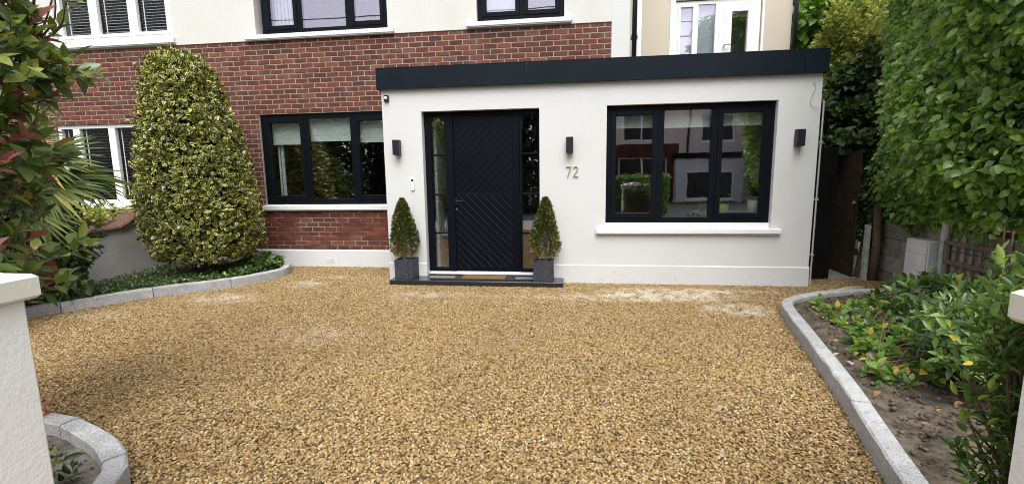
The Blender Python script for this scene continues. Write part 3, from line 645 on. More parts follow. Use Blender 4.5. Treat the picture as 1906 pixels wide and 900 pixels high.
# roof, hidden walls and floors
MB().box(-10.5, -10.2, YW + 0.285, 9, 0, 5.6).box(-10.5, 3.45, 9, 9.3, 0, 5.6).box(3.2, 3.449, YR + 0.285, 9, 2.66, 5.6).box(0.5, 0.771, YW + 0.505, YR + 0.3, 2.7, 5.6).build('rear_wall', M['cream_render'], house)
r = MB(); r.add([(-10.9, 0.6, 5.6), (0.95, 0.6, 5.6), (0.95, 9.7, 5.6), (-10.9, 9.7, 5.6), (-8.0, 5, 8.2), (-1.6, 5, 8.2)], [(0, 1, 5, 4), (1, 2, 5), (2, 3, 4, 5), (3, 0, 4), (3, 2, 1, 0)]); r.box(0.955, 3.6, 2.1, 9.7, 5.6, 5.8)
r.build('roof', M['roof_tile'], house)
MB().box(1.2, 3.19, 3.1, 3.2, 2.76, 5.55).build('inner_wall', M['curtain'], house)
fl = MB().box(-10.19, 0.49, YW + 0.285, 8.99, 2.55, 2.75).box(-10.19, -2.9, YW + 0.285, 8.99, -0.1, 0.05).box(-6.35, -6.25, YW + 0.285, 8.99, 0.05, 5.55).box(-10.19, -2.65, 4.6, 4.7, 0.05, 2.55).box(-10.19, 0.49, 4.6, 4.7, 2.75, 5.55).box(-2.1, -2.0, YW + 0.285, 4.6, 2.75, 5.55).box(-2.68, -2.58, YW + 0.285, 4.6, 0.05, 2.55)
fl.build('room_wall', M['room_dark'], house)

# ================================================================== white extension with door and window
ext = thing('house_extension', (0.17, 0, 0), 'white rendered single storey extension with black door, three pane window and dark flat roof edge', 'extension')
DH, WH = (-2.052, -0.458, 0.0, 2.322), (0.41, 2.475, 0.745, 2.325)
wall_holes(MB(), -2.60, 2.96, -0.3, 2.64, 0.0, 0.30, [DH, WH]).build('front_wall', M['white_render'], ext)
MB().box(-2.60, -2.32, 0.302, 1.19, -0.3, 2.64).box(2.66, 2.958, 0.302, 4.9, -0.3, 2.64).box(0.6, 2.655, 4.6, 4.9, -0.3, 2.64).build('side_wall', M['white_render'], ext)
pl = MB()
for a, b in ((-2.607, -2.056), (-0.454, 2.967)):
    pl.box(a, b, -0.012, 0.0012, -0.3, 0.240); pl.add([(a, -0.012, 0.2401), (b, -0.012, 0.2401), (b, 0.001, 0.253), (a, 0.001, 0.253)], [(0, 1, 2, 3)])
pl.build('plinth', M['white_render'], ext)
fa = MB()
for a, b in ((-2.640, -0.612), (-0.608, 2.72), (2.724, 2.994)): fa.box(a, b, -0.062, -0.056, 2.618, 2.885)
fa.box(-2.640, -2.634, -0.056, 0.914, 2.618, 2.885).box(2.988, 2.994, -0.056, 4.9, 2.618, 2.885).box(-2.634, 2.988, -0.056, 0.0, 2.622, 2.630).box(2.9605, 2.988, 0.0, 4.9, 2.622, 2.630).box(-2.634, -2.6005, 0.0, 0.91, 2.622, 2.63)
fa.box(-2.641, 2.995, -0.064, -0.045, 2.885, 2.893)
fa.build('fascia', M['fascia'], ext)
MB().box(-2.633, 0.44, -0.055, 0.90, 2.70, 2.80).box(0.79, 2.987, -0.055, 2.19, 2.70, 2.80).box(2.0, 2.987, 2.5, 4.9, 2.70, 2.80).build('flat_roof', M['asphalt'], ext)
# window
wo, pn = window(ext, 0.413, 2.472, 0.812, 2.322, 0.075, (1.10, 1.765), M['anthracite'], M['glass'], 0.07, 0.075, (0, 2), 0.055, 0.085)
for (a, b, lo, hi), zl in zip(pn, (2.07, 2.06, 2.07)): roller_blind(wo, a, b, zl, hi + 0.02, 0.22)
sill(0.287, 2.588, 0.668, 0.752, 'sill', ext, 0.0, 0.06); MB().box(0.411, 2.474, 0.055, 0.2, 0.752, 0.810).build('sill_upstand', M['sill_paint'], ext)
# door set
fr = MB(); fy0, fy1 = 0.10, 0.18; c = 0.004
fr.box(-2.050, -1.965, fy0, fy1, 0.115, 2.320, 0, c).box(-0.487, -0.460, fy0, fy1, 0.115, 2.320, 0, c)
fr.box(-1.965, -0.487, fy0 + 0.001, fy1, 2.262, 2.320, 0, c).box(-1.765, -1.652, fy0 + 0.001, fy1, 0.115, 2.262, 0, c).box(-0.735, -0.708, fy0 + 0.001, fy1, 0.115, 2.262, 0, c)
fr.box(-1.965, -1.765, fy0 + 0.002, fy1, 0.115, 0.165, 0, c).box(-0.708, -0.487, fy0 + 0.002, fy1, 0.115, 0.165, 0, c)
door_set = fr.build('door_frame', M['anthracite'], ext)
for a, b in ((-1.965, -1.765), (-0.708, -0.487)):
    MB().box(a - 0.003, b + 0.003, 0.135, 0.155, 0.162, 2.265).build('side_light', M['glass'], door_set)
    for z in (0.66, 1.20, 1.745): MB().box(a, b, 0.118, 0.134, z - 0.012, z + 0.012, 0, 0.003).build('glazing_bar', M['anthracite'], door_set)
MB().box(-2.050, -0.460, 0.075, 0.19, 0.076, 0.112, 0, 0.004).build('threshold', M['sill_paint'], ext)
DX0, DX1, DZ0, DZ1, DM = -1.650, -0.738, 0.118, 2.260, 1.212
door = MB().box(DX0, DX1, 0.118, 0.165, DZ0, DZ1).box(-0.832, DX1, 0.1095, 0.1175, DZ0 + 0.04, DZ1, 0, 0.003).build('front_door', M['door_paint'], ext)
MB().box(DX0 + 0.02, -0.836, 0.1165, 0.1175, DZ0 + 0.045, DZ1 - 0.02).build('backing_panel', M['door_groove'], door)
def chevron(z0, z1, slope, gp):
    BW = 0.112; x0, x1 = DX0 + 0.006, -0.835
    k = -30
    while k < 60:
        a = k * BW; lo, hi = a + gp, a + BW - gp
        poly = [(x0, z0), (x1, z0), (x1, z1), (x0, z1)]
        # band in c = z - slope*x
        poly = clip_poly(poly, slope, -1, -(lo + z0)); poly = clip_poly(poly, -slope, 1, hi + z0) if len(poly) > 2 else []
        if len(poly) > 2:
            q = np.array(poly); area = 0.5 * abs(np.dot(q[:, 0], np.roll(q[:, 1], -1)) - np.dot(q[:, 1], np.roll(q[:, 0], -1)))
            if area > 2e-4:
                cen = q.mean(0); top = []
                bm = bmesh.new(); f = bm.faces.new([bm.verts.new((p[0], 0.116, p[1])) for p in poly]); bm.normal_update()
                if f.normal.y > 0: f.normal_flip()
                r = bmesh.ops.inset_region(bm, faces=[f], thickness=0.004, depth=0.004)
                MB().bm(bm).build('board', M['door_paint'], door)
        k += 1
chevron(DZ0 + 0.04, DM - 0.002, -1.0, 0.0045); chevron(DM + 0.002, DZ1 - 0.008, 1.0, 0.0034)
MB().box(-1.640, -1.612, 0.085, 0.112, 1.05, 1.16).tube([(-1.626, 0.1, 1.115), (-1.626, 0.055, 1.115), (-1.52, 0.055, 1.115)], 0.009, 8).build('door_handle', M['black_plastic'], door)
MB().tube([(-1.627, 0.118, 1.0), (-1.627, 0.1, 1.0)], 0.014, 12).build('lock', M['steel'], door)
# rooms behind
inn = MB().box(-2.3, 2.65, 0.31, 4.59, -0.1, 0.07)
inn.build('room_floor', M['oak'], ext)
MB().box(-0.36, -0.30, 0.31, 4.59, 0.07, 2.6).box(-2.31, 2.65, 4.55, 4.595, 0.07, 2.6).box(-2.31, -0.37, 2.6, 2.66, 0.07, 2.6).box(-2.31, 2.65, 0.31, 4.54, 2.58, 2.618).build('room_wall', M['plaster'], ext)
MB().box(-2.0, -1.955, 0.32, 0.9, 0.07, 2.5, 0, 0.01).build('curtain', M['curtain'], ext)

# things fixed to the extension
def wall_lamp(x, label):
    t = thing('wall_lamp', (x, 0, 1.75), label, 'wall lamp', 'box lamps on the extension wall'); return t
def lamp_parts(t):
    x, y, z = LOC[t.name]; b = MB()
    for a0, a1, b0, b1 in ((-0.045, 0.045, -0.105, -0.100), (-0.045, -0.040, -0.100, -0.022), (0.040, 0.045, -0.100, -0.022), (-0.045, 0.045, -0.022, -0.016)): b.box(x + a0, x + a1, b0, b1, z, z + 0.20)
    b.box(x - 0.04, x + 0.04, -0.1, -0.022, z + 0.193, z + 0.198); b.build('lamp_body', M['lamp_body'], t)
    MB().box(x - 0.035, x + 0.035, -0.016, -0.001, z + 0.03, z + 0.17).build('back_plate', M['lamp_body'], t)
    MB().box(x - 0.039, x + 0.039, -0.099, -0.023, z + 0.012, z + 0.02).build('lens', M['lens'], t)
t = wall_lamp(-2.395, 'black box wall lamp left of the door, above the white doorbell'); lamp_parts(t)
copy_tree(t, (-0.062, 0, 1.735), 'black box wall lamp above the gold number 72'); copy_tree(t, (2.722, 0, 1.762), 'black box wall lamp right of the wide window, below the loose wire')
t = thing('doorbell', (-2.21, 0, 1.26), 'slim white video doorbell on the wall left of the door', 'doorbell')
bm = bmesh.new(); pts = []
for k in range(24):
    a = 2 * math.pi * k / 24; pts.append((-2.211 + 0.023 * math.cos(a), 1.35 + 0.023 * math.sin(a) + (0.06 if math.sin(a) >= 0 else -0.06)))
MB().prism(pts, -0.001, -0.024, 0, 'y').build('case', M['white_plastic'], t)
MB().tube([(-2.211, -0.0245, 1.405), (-2.211, -0.028, 1.405)], 0.016, 16).build('camera_eye', M['black_plastic'], t)
MB().tube([(-2.211, -0.0245, 1.30), (-2.211, -0.027, 1.30)], 0.012, 16).build('button', M['white_plastic'], t)
t = thing('security_camera', (-2.52, 0, 2.46), 'small black security camera high at the left corner of the extension', 'camera')
MB().box(-2.558, -2.492, -0.035, -0.001, 2.462, 2.545, 0, 0.006).build('base', M['black_plastic'], t)
MB().lathe([(0.001, 2.485), (0.016, 2.488), (0.024, 2.5), (0.024, 2.51), (0.016, 2.522), (0.001, 2.526)], -2.525, -0.045, 14).build('dome', M['white_plastic'], t, True)
t = thing('house_number', (-0.03, 0, 1.42), 'gold metal number 72 on the white wall right of the door', 'house number')
def ribbon(mb, pts, wd, y0, y1):
    pts = [np.array(p) for p in pts]; Lf, Rt = [], []
    for i, p in enumerate(pts):
        d = pts[min(i + 1, len(pts) - 1)] - pts[max(i - 1, 0)]; d = d / np.linalg.norm(d); n = np.array([-d[1], d[0]]) * wd / 2; Lf.append(p + n); Rt.append(p - n)
    for i in range(len(pts) - 1): mb.prism([tuple(Rt[i]), tuple(Rt[i + 1]), tuple(Lf[i + 1]), tuple(Lf[i])], y0, y1, 0, 'y')
m = MB(); ribbon(m, [(-0.108, 1.556), (-0.047, 1.556)], 0.013, -0.004, -0.016); ribbon(m, [(-0.045, 1.562), (-0.088, 1.425)], 0.014, -0.0042, -0.0155); m.build('digit', M['brass'], t)
m = MB(); arc = [(0.018 + 0.027 * math.cos(a), 1.530 + 0.029 * math.sin(a)) for a in [RAD(165 - 18 * i) for i in range(12)]]
ribbon(m, arc + [(0.030, 1.497), (-0.010, 1.436)], 0.013, -0.004, -0.016); ribbon(m, [(-0.014, 1.430), (0.052, 1.430)], 0.013, -0.0042, -0.0155); m.build('digit', M['brass'], t)
t = MB().tube(spline([(2.865, -0.004, 2.505), (2.878, -0.02, 2.46), (2.862, -0.015, 2.40), (2.835, -0.012, 2.33), (2.835, -0.012, 2.27), (2.862, -0.014, 2.23), (2.93, -0.02, 2.215)], 6), 0.003, 6).tube([(2.865, 0.0, 2.505), (2.865, -0.006, 2.505)], 0.012, 10).build('loose_wire', M['grey_pipe'])
tag(t, 'thin loose grey wire curling from a hole near the right end of the wall', 'wire')
t = MB().tube([(2.985, -0.015, 0.0), (2.985, -0.015, 2.3)], 0.010, 10)
for z in (0.4, 1.1, 1.8): t.box(2.968, 3.002, -0.03, 0.02, z, z + 0.02)
tag(t.build('cable_conduit', M['grey_pipe']), 'thin pale grey conduit running down the right corner of the extension', 'conduit')
def downpipe(x, y, label, r=0.034):
    t = thing('downpipe', (x, y, 2.8), label, 'downpipe', 'black downpipes above the flat roof')
    MB().tube([(x, y, 2.8), (x, y, 5.5)], r, 14).build('pipe', M['black_pipe'], t, True)
    b = MB()
    for z in (3.35, 4.6): b.box(x - r - 0.012, x + r + 0.012, y - 0.01, y + r + 0.02, z, z + 0.05)
    b.build('bracket', M['black_pipe'], t)
downpipe(0.838, YW - 0.0, 'black downpipe beside the white corner pilaster above the flat roof'); downpipe(3.49, 2.16, 'black downpipe at the far right edge of the recessed cream wall')
tag(MB().box(0.885, 0.955, YW + 0.15, YW + 0.2, 2.81, 5.5).build('corner_board', M['upvc']), 'narrow white vertical board just right of the black downpipe', 'board')

# step, mat, planters and topiary
t = thing('door_step', (-1.3, -0.1, 0), 'long polished black stone step below the front door', 'step')
MB().box(-2.50, -0.135, -0.30, 0.075, -0.05, 0.066, 0, 0.006).build('slab', M['step_stone'], t)
t = thing('doormat', (-1.2, -0.1, 0.066), 'brown coir doormat with black rubber edge in front of the door', 'doormat')
MB().box(-1.63, -0.80, -0.22, 0.03, 0.067, 0.076, 0, 0.003).build('border', M['mat_rubber'], t); MB().box(-1.52, -0.92, -0.195, 0.012, 0.0762, 0.086).build('bristles', M['mat_coir'], t)
def planter(x, label):
    t = thing('planter', (x, -0.14, 0.066), label, 'planter', 'square slate pots beside the door'); return t
t = planter(-2.30, 'square dark slate planter left of the front door'); x = -2.30; h = 0.13
b = MB(); b.box(x - h, x + h, -0.14 - h, -0.14 + h, 0.068, 0.29, 0, 0.006)
for a0, a1, b0, b1 in ((-h, h, -h, -h + 0.018), (-h, h, h - 0.018, h), (-h, -h + 0.018, -h + 0.018, h - 0.018), (h - 0.018, h, -h + 0.018, h - 0.018)): b.box(x + a0, x + a1, -0.14 + b0, -0.14 + b1, 0.285, 0.335)
b.build('pot', M['slate_pot'], t); MB().box(x - h + 0.019, x + h - 0.019, -0.14 - h + 0.019, -0.14 + h - 0.019, 0.288, 0.318).build('potting_soil', M['soil'], t)
copy_tree(t, (-0.40, -0.14, 0.066), 'square dark slate planter right of the front door')
def topiary(x, label, seed):
    global rng
    t = thing('topiary', (x, -0.14, 0.32), label, 'topiary', 'clipped conical box plants beside the door')
    MB().tube([(x, -0.14, 0.31), (x + 0.004, -0.14, 0.6), (x, -0.14, 1.05)], [0.016, 0.012, 0.004], 7).build('stem', M['bark'], t)
    n = 5200; u = rng.random(n) ** 0.75; z = 0.37 + u * 0.78
    prof = np.interp(z, [0.36, 0.44, 0.56, 0.75, 0.95, 1.08, 1.15], [0.10, 0.165, 0.180, 0.145, 0.090, 0.050, 0.008])
    a = rng.random(n) * 2 * np.pi; wob = 1 + rng.normal(0, 0.06, n) + 0.10 * np.sin(a * 3 + z * 9 + seed) + 0.07 * np.sin(a * 7 - z * 21 + seed)
    r = prof * wob * (1 - 0.5 * rng.random(n) ** 2.2)
    pos = np.c_[x + r * np.cos(a), -0.14 + r * np.sin(a), z]; outw = np.c_[np.cos(a), np.sin(a), 0.35 * np.ones(n)]
    T = unit(outw + np.array([0, 0, 0.5]) + 0.7 * rvec(n)); Nn = outw * 0.4 + rvec(n)
    cls = ((rng.random(n) < np.interp(z, [0.36, 0.5, 0.62], [0.75, 0.35, 0.06])) | (rng.random(n) < 0.05)).astype(int)
    foliage(t, SMALL, pos, T, Nn, rng.uniform(0.026, 0.044, n), [M['box_leaf'], M['box_brown']], cls, name='crown')
topiary(-2.325, 'clipped cone topiary with browning base in the planter left of the door', 1); topiary(-0.375, 'clipped cone topiary in the planter right of the door, before the white wall', 4)

# ================================================================== indoors, seen through the glass
t = thing('vase', (-1.80, 0.62, 0.62), 'tall beige vase with dark leafy branches behind the left side light', 'vase')
MB().lathe([(0.05, 0.62), (0.085, 0.72), (0.09, 0.82), (0.06, 0.93), (0.05, 0.95)], -1.83, 0.62, 18).build('body', M['terracotta'], t, True)
n = 260; a = rvec(n); foliage(t, OVAL, np.array([-1.83, 0.62, 1.12]) + a * rng.uniform(0.03, 0.19, (n, 1)), a, rvec(n), rng.uniform(0.05, 0.09, n), [M['dark_leaf']], name='branches')
t = thing('console_table', (-1.80, 0.62, 0.07), 'small white hall table behind the left side light', 'table')
MB().box(-2.08, -1.6, 0.45, 0.8, 0.58, 0.615).build('table_top', M['cloth_white'], t)
for a, b in ((-2.06, 0.47), (-1.64, 0.47), (-2.06, 0.76), (-1.64, 0.76)): MB().box(a, a + 0.03, b, b + 0.03, 0.07, 0.58).build('leg', M['cloth_white'], t)
t = thing('dining_table', (2.2, 1.15, 0.07), 'pale table inside the wide window', 'table')
MB().box(1.9, 2.62, 0.75, 1.7, 0.80, 0.84).build('table_top', M['cloth_white'], t)
for a, b in ((1.93, 0.78), (2.55, 0.78), (1.93, 1.62), (2.55, 1.62)): MB().box(a, a + 0.05, b, b + 0.05, 0.07, 0.80).build('leg', M['cloth_white'], t)
t = thing('potted_plant', (2.17, 0.95, 0.842), 'small dark plant in a lime green pot on the table inside the window', 'potted plant')
MB().lathe([(0.05, 0.842), (0.075, 0.95), (0.08, 1.0)], 2.17, 0.95, 16).build('pot', M['lime_pot'], t, True)
n = 160; a = rvec(n); a[:, 2] = abs(a[:, 2]); foliage(t, OVAL, np.array([2.17, 0.95, 1.03]) + a * rng.uniform(0.02, 0.1, (n, 1)), a, rvec(n), rng.uniform(0.05, 0.08, n), [M['dark_leaf']], name='foliage')
t = thing('potted_plant', (2.60, 0.5, 1.0), 'tall yellow green plant in a mint pot at the right edge of the wide window', 'potted plant')
MB().lathe([(0.06, 0.815), (0.075, 1.0), (0.08, 1.08)], 2.40, 0.42, 16).build('pot', M['mint_pot'], t, True)
n = 130; a = rvec(n); a[:, 2] = abs(a[:, 2]) + 0.6; a = unit(a); foliage(t, LANCE, np.array([2.40, 0.42, 1.09]) + a * rng.uniform(0.01, 0.12, (n, 1)), a, rvec(n), rng.uniform(0.1, 0.18, n), [M['bright_leaf']], name='foliage')
t = thing('plant_stand', (2.40, 0.42, 0.07), 'dark slim stand under the mint pot inside the window', 'stand'); MB().tube([(2.40, 0.42, 0.07), (2.40, 0.42, 0.8)], 0.02, 10).lathe([(0.1, 0.795), (0.1, 0.813)], 2.40, 0.42, 16).build('pole', M['dark_wood'], t)
t = thing('wicker_chair', (2.42, 2.0, 0.07), 'brown wicker armchair beside the table indoors', 'chair')
MB().box(2.15, 2.63, 1.8, 2.3, 0.45, 0.52, 0, 0.02).build('seat', M['wicker'], t); MB().box(2.15, 2.63, 2.25, 2.31, 0.52, 1.05, 0, 0.02).build('backrest', M['wicker'], t)
for a, b in ((2.16, 1.81), (2.58, 1.81), (2.16, 2.25), (2.58, 2.25)): MB().box(a, a + 0.04, b, b + 0.04, 0.07, 0.45).build('leg', M['wicker'], t)

# ================================================================== gate pillars
def pillar(xin, sgn, label):
    """xin: inner face; sgn -1: the pillar lies to the left of it."""
    x0, x1 = (xin - 0.5, xin) if sgn < 0 else (xin, xin + 0.5); y0, y1 = -5.5, -5.0; cx, cy = (x0 + x1) / 2, (y0 + y1) / 2
    t = thing('gate_pillar', (cx, cy, 0), label, 'gate pillar', 'white gate pillars flanking the drive entrance')
    MB().box(x0, x1, y0, y1, -0.2, 1.080, 0, 0.008).build('shaft', M['pillar_paint'], t)
    c = MB(); e = 0.028; prof = [(e - 0.008, 1.055), (e, 1.065), (e, 1.128), (e - 0.012, 1.14), (0.0, 1.143), (-0.03, 1.150), (-0.055, 1.168), (-0.10, 1.185), (-0.17, 1.20), (-0.235, 1.205)]
    prof = [(d, z + 0.025) for d, z in prof]
    vs = [v for d, z in prof for v in ((x0 - d, y0 - d, z), (x1 + d, y0 - d, z), (x1 + d, y1 + d, z), (x0 - d, y1 + d, z))]
    n = len(prof); fs = [(i * 4 + k, i * 4 + (k + 1) % 4, (i + 1) * 4 + (k + 1) % 4, (i + 1) * 4 + k) for i in range(n - 1) for k in range(4)] + [(3, 2, 1, 0), tuple(range(4 * n - 4, 4 * n))]
    c.add(vs, fs).build('cap', M['cap_paint'], t)
pillar(-1.862, -1, 'white gate pillar with stepped cap on the left, in front of the red leaved shrub'); pillar(1.170, 1, 'white gate pillar on the right, in front of the green leafy bed')

# ================================================================== left garden wall with tile coping
t = thing('garden_wall', (-6.75, -1.0, 0), 'grey rendered garden wall with brown tile coping behind the variegated holly', 'wall')
prof = [(0.9, 1.02), (0.5, 0.99), (0.3, 0.965), (0.1, 0.90), (-0.05, 0.80), (-0.2, 0.735), (-0.45, 0.72), (-0.9, 0.72), (-3.6, 0.70)]
m = MB()
for (ya, za), (yb, zb) in zip(prof, prof[1:]):
    m.add([(-6.6, ya, -0.2), (-6.6, yb, -0.2), (-6.6, yb, zb), (-6.6, ya, za), (-6.85, ya, -0.2), (-6.85, yb, -0.2), (-6.85, yb, zb), (-6.85, ya, za)], [(3, 2, 1, 0), (4, 5, 6, 7), (3, 7, 6, 2)])
m.build('render', M['grey_render'], t)
d = 0.0; P = np.array(prof); sd = np.r_[0, np.cumsum(np.linalg.norm(np.diff(P, axis=0), axis=1))]
while d < sd[-1] - 0.2:
    for lay in (0, 1):
        a, b = d, d + 0.165; ya, za, yb, zb = np.interp(a, sd, P[:, 0]), np.interp(a, sd, P[:, 1]), np.interp(b, sd, P[:, 0]), np.interp(b, sd, P[:, 1])
        h0 = 0.004 + lay * 0.03; xo = -6.565 + lay * 0.0 - random.uniform(0, 0.012); xi = -6.88; dx = 0.012 if lay else 0
        if lay: ya, yb = ya - 0.06, yb - 0.06
        j = random.uniform(-0.004, 0.004)
        MB().add([(xo, ya, za + h0), (xo, yb + 0.004, zb + h0), (xi, yb + 0.004, zb + h0 + 0.012), (xi, ya, za + h0 + 0.012), (xo - dx, ya, za + h0 + 0.024 + j), (xo - dx, yb + 0.004, zb + h0 + 0.024 + j), (xi, yb + 0.004, zb + h0 + 0.036), (xi, ya, za + h0 + 0.036)],
                 [(3, 2, 1, 0), (4, 5, 6, 7), (0, 1, 5, 4), (1, 2, 6, 5), (2, 3, 7, 6), (3, 0, 4, 7)]).build('coping_tile', M['coping_tile'], t)
    d += 0.17

# ================================================================== right side: passage, fence, gate, wall, meter, trellis
t = thing('side_gate', (3.02, 0.40, 0), 'tall black side gate standing ajar between extension and hedge', 'gate')
ux, uy = math.cos(RAD(12)), math.sin(RAD(12))
def gbox(a0, a1, b0, b1, z0, z1):
    return [(3.02 + a * ux - b * uy, 0.36 + a * uy + b * ux, z) for a in (a0, a1) for b in (b0, b1) for z in (z0, z1)]
BF = [(0, 1, 3, 2), (4, 6, 7, 5), (0, 4, 5, 1), (2, 3, 7, 6), (0, 2, 6, 4), (1, 5, 7, 3)]
for k in range(5): MB().add(gbox(0.0 + k * 0.084, 0.081 + k * 0.084, 0, 0.022, 0.02, 1.76), BF).build('board', M['gate_black'], t)
m = MB()
for z in (0.2, 0.9, 1.55): m.add(gbox(0.0, 0.418, 0.0225, 0.06, z, z + 0.09), BF)
m.build('rail', M['gate_black'], t)
t = thing('passage_fence', (3.86, 2.5, 0), 'dark brown timber fence lining the side passage behind the gate', 'fence')
for k in range(24): MB().box(3.80 + random.uniform(0, 0.006), 3.822, 0.62 + k * 0.16, 0.775 + k * 0.16, 0.0, 1.72 + random.uniform(-0.01, 0.01)).build('board', M['dark_wood'], t)
m = MB()
for z in (0.3, 1.4): m.box(3.823, 3.87, 0.62, 4.4, z, z + 0.09)
m.build('rail', M['dark_wood'], t)
t = thing('back_fence', (3.4, 4.6, 0), 'dark timber screen closing the far end of the side passage', 'fence')
for k in range(9): MB().box(2.965 + k * 0.1, 3.06 + k * 0.1, 4.6, 4.62, 0, 1.9).build('board', M['dark_wood'], t)
t = thing('gate_post', (3.86, 0.42, 0), 'short pale flaking post at the end of the block wall', 'post')
MB().box(3.835, 3.885, 0.40, 0.47, -0.1, 0.74, 0, 0.005).build('shaft', M['post_paint'], t)
tag(MB().tube([(3.96, 0.42, 0.0), (3.97, 0.41, 0.5), (3.95, 0.43, 1.0), (3.99, 0.4, 1.7)], [0.055, 0.05, 0.045, 0.04], 9).build('old_stem', M['bark'], smooth=True), 'thick brown woody climber stem beside the pale post', 'stem')
t = thing('block_wall', (4.2, -2.0, 0), 'low grey concrete block wall below the hedge on the right', 'wall')
MB().box(4.112, 4.29, -5.2, 0.60, -0.2, 0.86).build('core', M['mortar'], t)
for k in range(4):
    y = 0.60 - (0.22 if k % 2 else 0); ys = [0.60] + [y - 0.44 * i for i in range(0 if k % 2 else 1, 14)]
    for a, b in zip(ys, ys[1:]):
        if a - b > 0.06: MB().box(4.10 - random.uniform(0, 0.004), 4.1125, b + 0.005, a - 0.005, -0.1 + k * 0.225 + 0.005, 0.125 + k * 0.225 - 0.005, 0, 0.003).build('block', M['block'], t)
t = thing('meter_box', (3.98, -0.42, 0.1), 'pale grey plastic meter box on a post under the hedge', 'meter box')
MB().box(3.945, 4.095, -0.55, -0.20, 0.135, 0.66, 0, 0.008).build('cabinet', M['meter_plastic'], t)
MB().box(3.925, 3.9445, -0.54, -0.21, 0.145, 0.50, 0, 0.005).build('door', M['white_plastic'], t); MB().box(3.927, 3.9445, -0.54, -0.21, 0.505, 0.65, 0, 0.005).build('upper_panel', M['white_plastic'], t)
MB().tube([(4.05, -0.50, -0.05), (4.05, -0.50, 0.135)], 0.022, 10).build('supply_pipe', M['grey_pipe'], t)
t = thing('trellis', (4.06, -1.4, 0), 'weathered wooden trellis with thin upright slats under the hedge', 'trellis')
for z in (0.24, 0.44, 0.65): MB().box(4.03, 4.055, -3.0, -0.60, z, z + 0.045, 0, 0.004).build('rail', M['old_wood'], t)
for k in range(22): MB().tube([(4.07, -0.66 - k * 0.105, 0.05), (4.072, -0.665 - k * 0.105 + random.uniform(-0.015, 0.015), 0.95)], 0.011, 6).build('slat', M['old_wood'], t)
MB().box(4.02, 4.075, -0.645, -0.59, -0.05, 0.95, 0, 0.004).build('post', M['post_paint'], t)

# ================================================================== plants
# --- variegated holly
t = thing('holly_bush', (-5.35, -0.1, 0.05), 'large conical bush with yellow variegated leaves against the brick wall', 'bush')
tr = MB().tube([(-5.4, -0.05, 0.0), (-5.38, -0.08, 1.0), (-5.42, -0.1, 2.6)], [0.07, 0.05, 0.015], 8)
for k in range(16):
    a = random.uniform(0, 6.28); z = random.uniform(0.2, 2.2); tr.tube([(-5.4, -0.08, z), (-5.4 + 0.45 * math.cos(a), -0.08 + 0.45 * math.sin(a), z + 0.25), (-5.4 + 0.8 * math.cos(a), -0.08 + 0.8 * math.sin(a), z + 0.4)], [0.02, 0.014, 0.006], 5)
tr.build('trunk', M['bark'], t)
n = 19000; z = 0.30 + 2.90 * rng.random(n) ** 0.95; a = rng.random(n) * 2 * np.pi
HP = ([0.28, 0.36, 0.54, 0.86, 1.34, 1.73, 2.11, 2.49, 2.86, 3.08, 3.16, 3.22], [0.46, 0.62, 0.72, 0.755, 0.715, 0.67, 0.60, 0.51, 0.41, 0.29, 0.20, 0.08])
prof = np.interp(z, *HP); wob = 1 + 0.05 * np.sin(3 * a + 2.1 * z) + 0.045 * np.sin(5 * a - 4.3 * z) + 0.04 * np.sin(9 * a + 8 * z) + 0.03 * np.sin(14 * a - 11 * z)
rr = prof * wob * (1 - 0.22 * rng.random(n) ** 1.6) + rng.normal(0, 0.028, n)
cxh = np.interp(z, [0.3, 1.0, 2.0, 3.2], [-5.36, -5.35, -5.42, -5.54])
pos = np.c_[cxh + rr * np.cos(a), -0.1 + 0.92 * rr * np.sin(a), z]; outw = np.c_[np.cos(a), np.sin(a), 0.35 * np.ones(n)]
keep = pos[:, 1] < 0.86; pos, outw, n = pos[keep], outw[keep], keep.sum()
T = unit(outw * 0.6 + np.array([0, 0, 0.25]) + 0.9 * rvec(n)); Nn = outw * 0.9 + np.array([0, 0, 0.5]) + 0.8 * rvec(n)
sp_, st_, sn_ = [], [], []
for k in range(85):                                               # stray shoots standing proud of the clipped outline
    zz = 0.5 + 2.7 * rng.random(); aa = rng.uniform(3.3, 6.1); r0 = np.interp(zz, *HP); o_ = np.array([np.cos(aa), 0.92 * np.sin(aa), 0.5 + 0.5 * rng.random()]); o_ /= np.linalg.norm(o_); b_ = np.array([np.interp(zz, [0.3, 1.0, 2.0, 3.2], [-5.36, -5.35, -5.42, -5.54]) + r0 * np.cos(aa), -0.1 + 0.92 * r0 * np.sin(aa), zz]); ln = rng.uniform(0.06, 0.17)
    for q in range(9): sp_.append(b_ + o_ * ln * q / 8); st_.append(o_ * 0.6 + rvec(1)[0]); sn_.append(o_ + rvec(1)[0])
pos = np.concatenate([pos, sp_]); T = np.concatenate([T, unit(np.array(st_))]); Nn = np.concatenate([Nn, sn_]); n = len(pos)
foliage(t, SMALL2, pos, T, Nn, rng.uniform(0.045, 0.078, n), [M['holly_leaf']], name='crown', singles=280, score=np.where(pos[:, 1] < -0.5, 1.0, 0.5))

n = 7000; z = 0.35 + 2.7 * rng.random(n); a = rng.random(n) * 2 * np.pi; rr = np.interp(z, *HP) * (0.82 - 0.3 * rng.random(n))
foliage(t, OVAL, np.c_[np.interp(z, [0.3, 1.0, 2.0, 3.2], [-5.36, -5.35, -5.42, -5.54]) + rr * np.cos(a), -0.1 + 0.9 * rr * np.sin(a), z], rvec(n), np.c_[np.cos(a), np.sin(a), 0.3 * np.ones(n)] + 0.5 * rvec(n), rng.uniform(0.06, 0.1, n), [M['conifer_leaf']], name='inner_foliage')  # near-black inner leaves put the shade of the crown's gaps into colour
